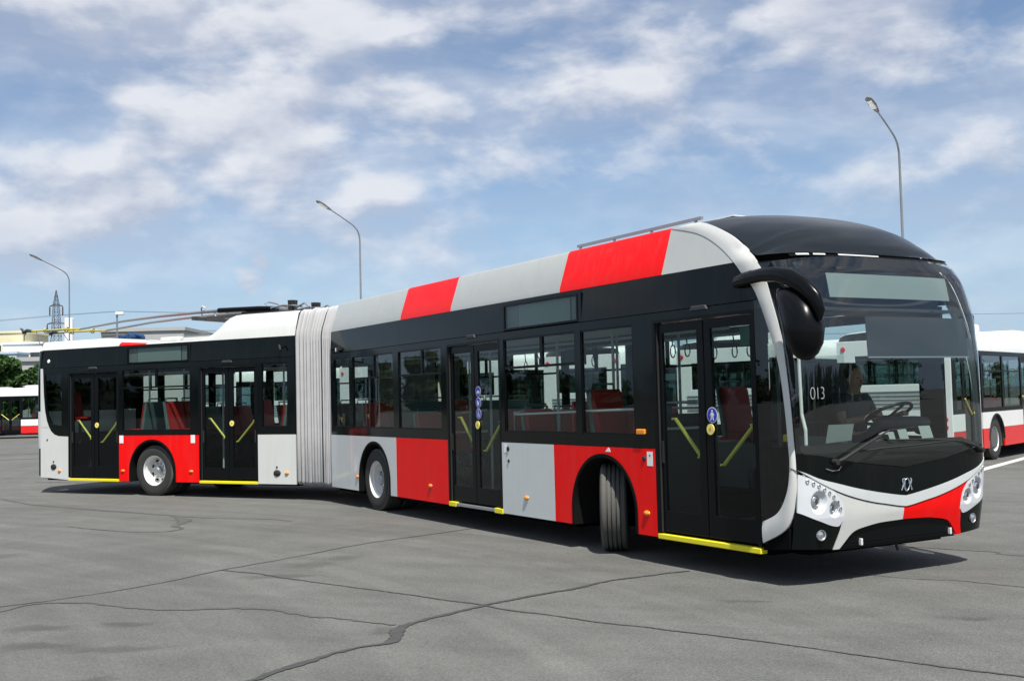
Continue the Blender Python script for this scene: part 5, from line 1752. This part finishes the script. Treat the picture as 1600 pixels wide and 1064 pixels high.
    ub = MB(); ub.box(.1, 2.3, -1.15, 1.15, .24, .298); ub.box(3.6, 8.2, -1.15, 1.15, .24, .298); ub.box(9.5, 11.8, -1.15, 1.15, .24, .298); p(ub, 'underbody', 'underbody')
    # tail: white engine cover with slats, rear window, lamps, plate
    def fx(a, b, d): return (d, a, b)
    t = MB(); wall_cells(t, -1.27, 1.27, .45, 2.80, [(-.85, .85, 1.80, 2.45)], -.05, .0, fx); tl = p(t, 'tail_wall', 'bus_white', bevel=.01)
    t = MB(); t.prism([(-.85, 1.80), (.85, 1.80), (.85, 2.45), (-.85, 2.45)], -.03, -.024, fx); p(t, 'tail_window', 'bus_glass')
    for k in range(5):
        t = MB(); t.box(-.066, -.052, -.98, .98, 1.62 - k * .085, 1.645 - k * .085); p(t, 'cover_slat', 'louvre_dark', tl)
    t = MB(); t.box(-.07, -.052, -.32, .32, .86, 1.02); p(t, 'plate', 'sign_white', tl)
    t = MB(); t.box(-.10, -.051, -1.24, 1.24, .32, .62); p(t, 'tail_bumper', 'bus_red', bevel=.02)
    for sg in (1, -1):
        for z in (.85, 1.02, 2.62):
            t = MB(); t.lathe([(0, -.075), (.05, -.07), (.06, -.051)], (0, sg * 1.12, z), 'x', 14); p(t, 'tail_lamp', 'bus_red')
    # front
    t = MB(); wall_cells(t, -1.24, 1.24, .35, 2.85, [(-1.15, 1.15, 1.15, 2.75)], 11.98, 12.06, fx); p(t, 'front_wall', 'bus_white', bevel=.02)
    t = MB(); t.prism([(-1.15, 1.15), (1.15, 1.15), (1.15, 2.75), (-1.15, 2.75)], 12.0, 12.01, fx); p(t, 'windscreen', 'bus_glass')
    t = MB(); t.box(12.061, 12.075, -1.2, 1.2, .36, .70); p(t, 'front_bumper', 'bus_red', bevel=.005)
    for sg in (1, -1):
        t = MB(); t.lathe([(0, .03), (.08, .02), (.10, 0)], (12.061, sg * .9, .88), 'x', 16); p(t, 'headlamp', 'chrome')
        t = MB(); t.tube([(11.9, sg * 1.27, 2.5), (12.2, sg * 1.45, 2.5), (12.25, sg * 1.47, 2.3)], .03, 8); t.box(12.18, 12.28, sg * 1.47 - .1, sg * 1.47 + .1, 1.95, 2.32); p(t, 'wing_mirror', 'black_satin')
    # inside: seats and rails
    st = MB()
    for u in (2.6, 3.4, 4.2, 7.0, 7.8, 8.6, 9.4):
        for y in (-.9, .9):
            st.box(u, u + .4, y - .22, y + .22, .75, .85); st.prism([(u, .8), (u + .08, .8), (u - .06, 1.45), (u - .12, 1.45)], y - .22, y + .22, lambda a, b, d: (a, d, b))
    p(st, 'seats', 'seat_red')
    rl = MB()
    for u in (1.2, 2.1, 5.0, 6.5, 8.0, 9.6, 10.4):
        for y in (-.55, .55): rl.tube([(u, y, .36), (u, y, 2.5)], .02, 6)
    p(rl, 'grab_rails', 'rail_white')
    return root


proto = make_bus()
index_children()
H50 = R(50)
fwd = Vector((math.cos(H50), math.sin(H50), 0)); lft = Vector((-math.sin(H50), math.cos(H50), 0))
corner = Vector((9.4, 23.8, 0))


def place_bus(o, pos, h, label, group):
    o.location = pos; o.rotation_euler = (0, 0, h)
    tag(o, label, 'bus', group)


row_labels = ['white and red city bus parked behind the trolleybus nose, at the right picture edge',
              'white city bus seen through the trolleybus front door, second from right in its row',
              'white city bus seen through the window ahead of the middle door, third in row',
              'white city bus seen through the middle door of the trolleybus, fourth in the parked row',
              'white city bus behind the accordion joint, fifth in the parked row',
              'white city bus seen through the door beside the accordion joint, sixth in the parked row',
              'white city bus seen through the window over the rear wheel, seventh in the parked row']
for k, lb in enumerate(row_labels):
    o = proto if k == 0 else copy_tree(proto)
    c = corner + lft * (1.275 + 4.2 * k) + fwd * (0.0 if k == 0 else random.uniform(-.3, .3))
    place_bus(o, c, H50, lb, 'buses parked side by side behind the trolleybus')
o = copy_tree(proto); place_bus(o, (-35.8, 67.5, 0), R(1.5), 'distant white and red bus parked at the far left, below the trees', 'buses parked in the distance')
for k, x in enumerate((-42, -27, -10, 6, 22)):
    o = copy_tree(proto); place_bus(o, (x, -52 + (k % 2) * 1.5, 0), R(3 + 2 * k) + PI, 'white bus parked across the yard, seen only as a reflection in the trolleybus windows', 'buses reflected in the windows')

# ================================================================== LAMP POSTS
def lamp_post(x, y, H, arm, label, lean=0.0):
    root = empty('street_lamp', (x, y, 0)); tag(root, label, 'street lamp', 'tall lamp posts of the yard')
    d = Vector((-math.cos(R(50)), -math.sin(R(50)), 0))
    m = MB(); m.tube([(0, 0, 0), (0, 0, .02), (0, 0, .9), (0, 0, 1.0), (0, 0, H - 1.12)], [.085, .085, .075, .05, .032], 10)
    m.build('post', 'galvanised', root, ID, smooth=50)
    m = MB(); pts = []
    ctrl = [(0, 0), (.01, .16), (.07, .33), (.20, .48), (.42, .61), (.80, .75), (1.25, .90), (1.95, 1.12)]
    for i in range(13):
        t = i / 12 * 7; k = min(6, int(t)); f = t - k
        pts.append(d * ((ctrl[k][0] + (ctrl[k + 1][0] - ctrl[k][0]) * f) * arm) + Vector((0, 0, H - 1.14 + ctrl[k][1] + (ctrl[k + 1][1] - ctrl[k][1]) * f)))
    m.tube(pts, [.032 - .010 * i / 12 for i in range(13)], 10); m.build('arm', 'galvanised', root, ID, smooth=50)
    e = pts[-1]; t = (pts[-1] - pts[-2]).normalized()
    m = MB(); m.tube([e - t * .05, e + t * .1, e + t * .35, e + t * .62, e + t * .70], [.05, .08, .115, .10, .03], 12, (1.0, .5)); m.build('lamp_head', 'interior_grey', root, ID, smooth=60)
    m = MB(); m.tube([e + t * .2 - Vector((0, 0, .045)), e + t * .6 - Vector((0, 0, .045))], [.08, .07], 12, (1.0, .3)); m.build('lamp_glass', 'sign_white', root, ID, smooth=60)
    m = MB(); m.box(-.07, .07, -.115, -.09, .5, .85); m.build('hatch', 'galvanised', root, ID)


lamp_post(11.25, 31.6, 9.42, 0.78, 'tall curved street lamp rising over the nose of the trolleybus')
lamp_post(-5.90, 43.5, 9.12, 0.78, 'tall curved street lamp standing behind the accordion joint')
lamp_post(-23.95, 60.0, 9.65, 0.80, 'tall curved street lamp near the pylon at far left')

root = empty('flood_lamp', (-32.05, 90, 0)); tag(root, 'small white floodlight on a thin post above the grey rooftop', 'street lamp')
m = MB(); m.tube([(0, 0, 0), (0, 0, 9.2)], [.12, .07], 8); m.build('post', 'galvanised', root, ID)
m = MB(); m.box(-.1, .55, -.2, .2, 9.2, 9.42); m.build('lamp_head', 'sign_white', root, ID, bevel=.05)
root = empty('signal_cabinet', (-24.75, 62, 0)); tag(root, 'white cabinet fixed high on a post by the far left lamp', 'cabinet')
m = MB(); m.tube([(0, 0, 0), (0, 0, 5.5)], .07, 8); m.build('post', 'galvanised', root, ID)
m = MB(); m.box(-.22, .22, -.15, .15, 5.4, 6.75); m.build('box', 'sign_white', root, ID, bevel=.03)

# ================================================================== PYLON AND WIRES
PX, PY = -123.3, 300.0
root = empty('power_pylon', (PX, PY, 0)); tag(root, 'slim lattice power pylon with two crossarms at far left', 'pylon')


def lattice(name, z0, z1, w0, w1, n, r):
    m = MB()
    for i in range(n):
        a, b = i / n, (i + 1) / n
        za, zb = z0 + (z1 - z0) * a, z0 + (z1 - z0) * b
        wa, wb = w0 + (w1 - w0) * a, w0 + (w1 - w0) * b
        ca = [(-wa, -wa, za), (wa, -wa, za), (wa, wa, za), (-wa, wa, za)]; cb = [(-wb, -wb, zb), (wb, -wb, zb), (wb, wb, zb), (-wb, wb, zb)]
        for k in range(4):
            j = (k + 1) % 4
            m.tube([ca[k], cb[k]], r, 4); m.tube([ca[k], cb[j]], r * .65, 4); m.tube([ca[j], cb[k]], r * .65, 4); m.tube([cb[k], cb[j]], r * .65, 4)
    return m.build(name, 'cable', root, ID)


lattice('tower', 0, 30, 1.9, .62, 14, .065)
lattice('peak', 30, 33.8, .60, .05, 3, .06)
for (z, w) in ((29.7, 1.75), (24.9, 2.45)):
    m = MB(); m.tube([(-w, 0, z - .25), (-w * .6, 0, z + .05), (0, 0, z + .2), (w * .6, 0, z + .05), (w, 0, z - .25)], .13, 6); m.tube([(-w, 0, z - .25), (w, 0, z - .25)], .07, 6)
    ca = m.build('crossarm', 'cable', root, ID)
    for sg in (1, -1):
        m = MB(); m.tube([(sg * w, 0, z - .25), (sg * w, 0, z - .7), (sg * w, 0, z - 2.6), (sg * w, 0, z - 2.9)], [.08, .19, .19, .05], 8); m.build('insulator', 'insulator', ca)
WZs = [(29.7, 1.75), (24.9, 2.45)]
for i, (z, w) in enumerate(WZs):
    for sg in (1, -1):
        pts = []
        for k in range(41):
            t = -1 + 2 * k / 40
            pts.append((PX + sg * w + t * 330, PY + 20 * abs(t) - (30 * t), z - 2.8 - 9 * (1 - (1 - abs(t)) ** 2) * .9 + (1.5 if t > 0 else 0)))
        m = MB(); m.tube(pts, .035, 4)
        o = m.build('power_line', 'cable'); tag(o, 'thin overhead power line, %s %s of the pylon at far left' % (('upper', 'lower')[i], ('left wire', 'right wire')[sg > 0]), 'power line', 'power lines of the pylon')

# ================================================================== BUILDINGS AT FAR LEFT
def building(name, label, x0, x1, y, depth, h, wall_m, floors=(), win_m='window_dark', extra=None):
    root = empty(name, ((x0 + x1) / 2, y, 0)); tag(root, label, 'building')
    cx = (x0 + x1) / 2; a, b = x0 - cx, x1 - cx
    m = MB(); m.box(a, b, 0, depth, 0, h); m.build('wall', wall_m, root, ID)
    m = MB(); m.box(a - .25, b + .25, -.25, depth + .25, h + .002, h + .45); m.build('parapet', wall_m, root, ID)
    for (z0, z1, n, ww) in floors:
        st = (b - a) / n
        for k in range(n):
            c = a + st * (k + .5)
            m = MB(); m.box(c - ww / 2 - .12, c + ww / 2 + .12, -.10, .0 - .002, z0 - .12, z1 + .12); fr = m.build('window', 'sign_white', root, ID)
            m = MB(); m.box(c - ww / 2, c + ww / 2, -.13, -.101, z0, z1); m.build('pane', win_m, fr)
    return root


building('office_block', 'pale yellow block with white window rows at the far left edge', -128, -110.4, 250, 14, 19.0, 'render_yellow', ((14.9, 16.3, 8, 1.5), (11.6, 13.2, 8, 1.5), (8.2, 9.8, 8, 1.5)))
b2 = building('annex_block', 'pale grey-white annex right of the yellow block', -111.6, -103, 243, 12, 16.0, 'render_white', ((12.4, 14.2, 3, 2.2), (8.8, 10.5, 3, 2.2)))
building('blue_annex', 'low pale blue building below the yellow block', -120.5, -105.5, 236, 6, 13.6, 'render_blue', ((10.2, 12.4, 5, 2.2),))
building('storage_hall', 'flat grey concrete hall behind the parked bus at far left', -62, -46, 120, 15, 6.9, 'concrete', ((4.6, 5.6, 6, 1.6),))
root = building('factory_hall', 'grey hall with louvred gable showing above the rear roof of the trolleybus', -55.6, -44.4, 150, 18, 11.9, 'concrete')
for k in range(5):
    m = MB(); m.box(-5.5, -2.2, -.12, -.003, 8.9 + k * .62, 9.22 + k * .62); m.build('louvre', 'louvre_dark', root, ID)

# ================================================================== TREES
def leaf_cloud(mb, centres, n, size, rn, core=0.0):
    for (cx, cy, cz, r) in centres:
        if core:                  # dense twiggy heart of the clump
            rr = r * core
            rows = [[(cx + rr * math.sin(p) * math.cos(2 * PI * k / 7 + p), cy + rr * math.sin(p) * math.sin(2 * PI * k / 7 + p), cz + rr * .8 * math.cos(p)) for k in range(7)] for p in (.05, .8, 1.57, 2.4, 3.1)]
            mb.grid(rows, True)
        for _ in range(n):
            while True:
                d = Vector((rn.uniform(-1, 1), rn.uniform(-1, 1), rn.uniform(-1, 1)))
                if .05 < d.length < 1: break
            d = d.normalized() * (d.length ** .5)
            p = Vector((cx, cy, cz)) + Vector((d.x * r, d.y * r, d.z * r * .8))
            a = Vector((rn.uniform(-1, 1), rn.uniform(-1, 1), rn.uniform(-1, 1))).normalized()
            b = a.orthogonal().normalized(); c = a.cross(b)
            s_ = size * rn.uniform(.6, 1.3)
            k = len(mb.v)
            mb.v += [tuple(p - b * s_), tuple(p + c * s_ * .5), tuple(p + b * s_), tuple(p - c * s_ * .5)]
            mb.face((k, k + 1, k + 2, k + 3))


def tree(x, y, H, w, label, seed):
    rn = random.Random(seed)
    root = empty('tree', (x, y, 0)); tag(root, label, 'tree', 'trees behind the distant bus')
    m = MB(); m.tube([(0, 0, 0), (.05, 0, H * .25), (-.05, .05, H * .5), (0, 0, H * .8)], [.2, .16, .11, .03], 8)
    for k in range(7):
        a = rn.uniform(0, 2 * PI); z = H * rn.uniform(.3, .65)
        m.tube([(0, 0, z), (math.cos(a) * w * .35, math.sin(a) * w * .35, z + H * .12), (math.cos(a) * w * .6, math.sin(a) * w * .6, z + H * .2)], [.07, .05, .015], 6)
    m.build('trunk', 'bark', root, ID)
    cs = []
    for k in range(22):
        a = rn.uniform(0, 2 * PI); t = rn.random(); rad = w * math.sqrt(rn.random()) * (1 - .55 * t ** 2)
        cs.append((math.cos(a) * rad, math.sin(a) * rad, H * (.28 + .62 * t), w * rn.uniform(.22, .40)))
    cs.append((0, 0, H * .93, w * .25))
    m = MB(); leaf_cloud(m, cs, 330, .17, rn); m.build('crown', 'leaves', root, ID, recalc=False)


tree(-37.0, 76, 5.9, 2.8, 'dark leafy tree at the left picture edge behind the distant bus', 11)
tree(-34.3, 74.5, 5.3, 2.3, 'rounded leafy tree, second from the left edge behind the distant bus', 12)
tree(-32.0, 75.5, 4.8, 2.1, 'lower leafy tree just left of the trolleybus tail', 13)
tree(-29.6, 76, 4.6, 2.0, 'low leafy tree hidden behind the trolleybus tail, seen through its rear window', 14)

# wooded edge of the yard, one dark mass all round (seen in the glass and through it)
rn = random.Random(5)
m = MB()
cs = []
for k in range(620):
    a = rn.uniform(0, 2 * PI)
    rad = rn.uniform(150, 185)
    x, y = rad * math.sin(a), rad * math.cos(a)
    if y > 0 and -.52 < math.atan2(x, y) < -.15: continue
    h = rn.uniform(3.0, 7.5) + 2.0 * math.sin(a * 9) * math.sin(a * 4 + 1)
    if y > 0 and abs(math.atan2(x, y)) < .75: continue
    for q in range(4):
        cs.append((x + rn.uniform(-2, 2), y + rn.uniform(-2, 2), max(.8, h * (.2 + .25 * q)), rn.uniform(1.6, 3.2) * (1 - .12 * q)))
leaf_cloud(m, cs, 60, .40, rn, .80)
tl = m.build('wood_edge', 'leaves_far', recalc=False)
tag(tl, 'dark green belt of distant trees around the yard', 'trees', kind='stuff')
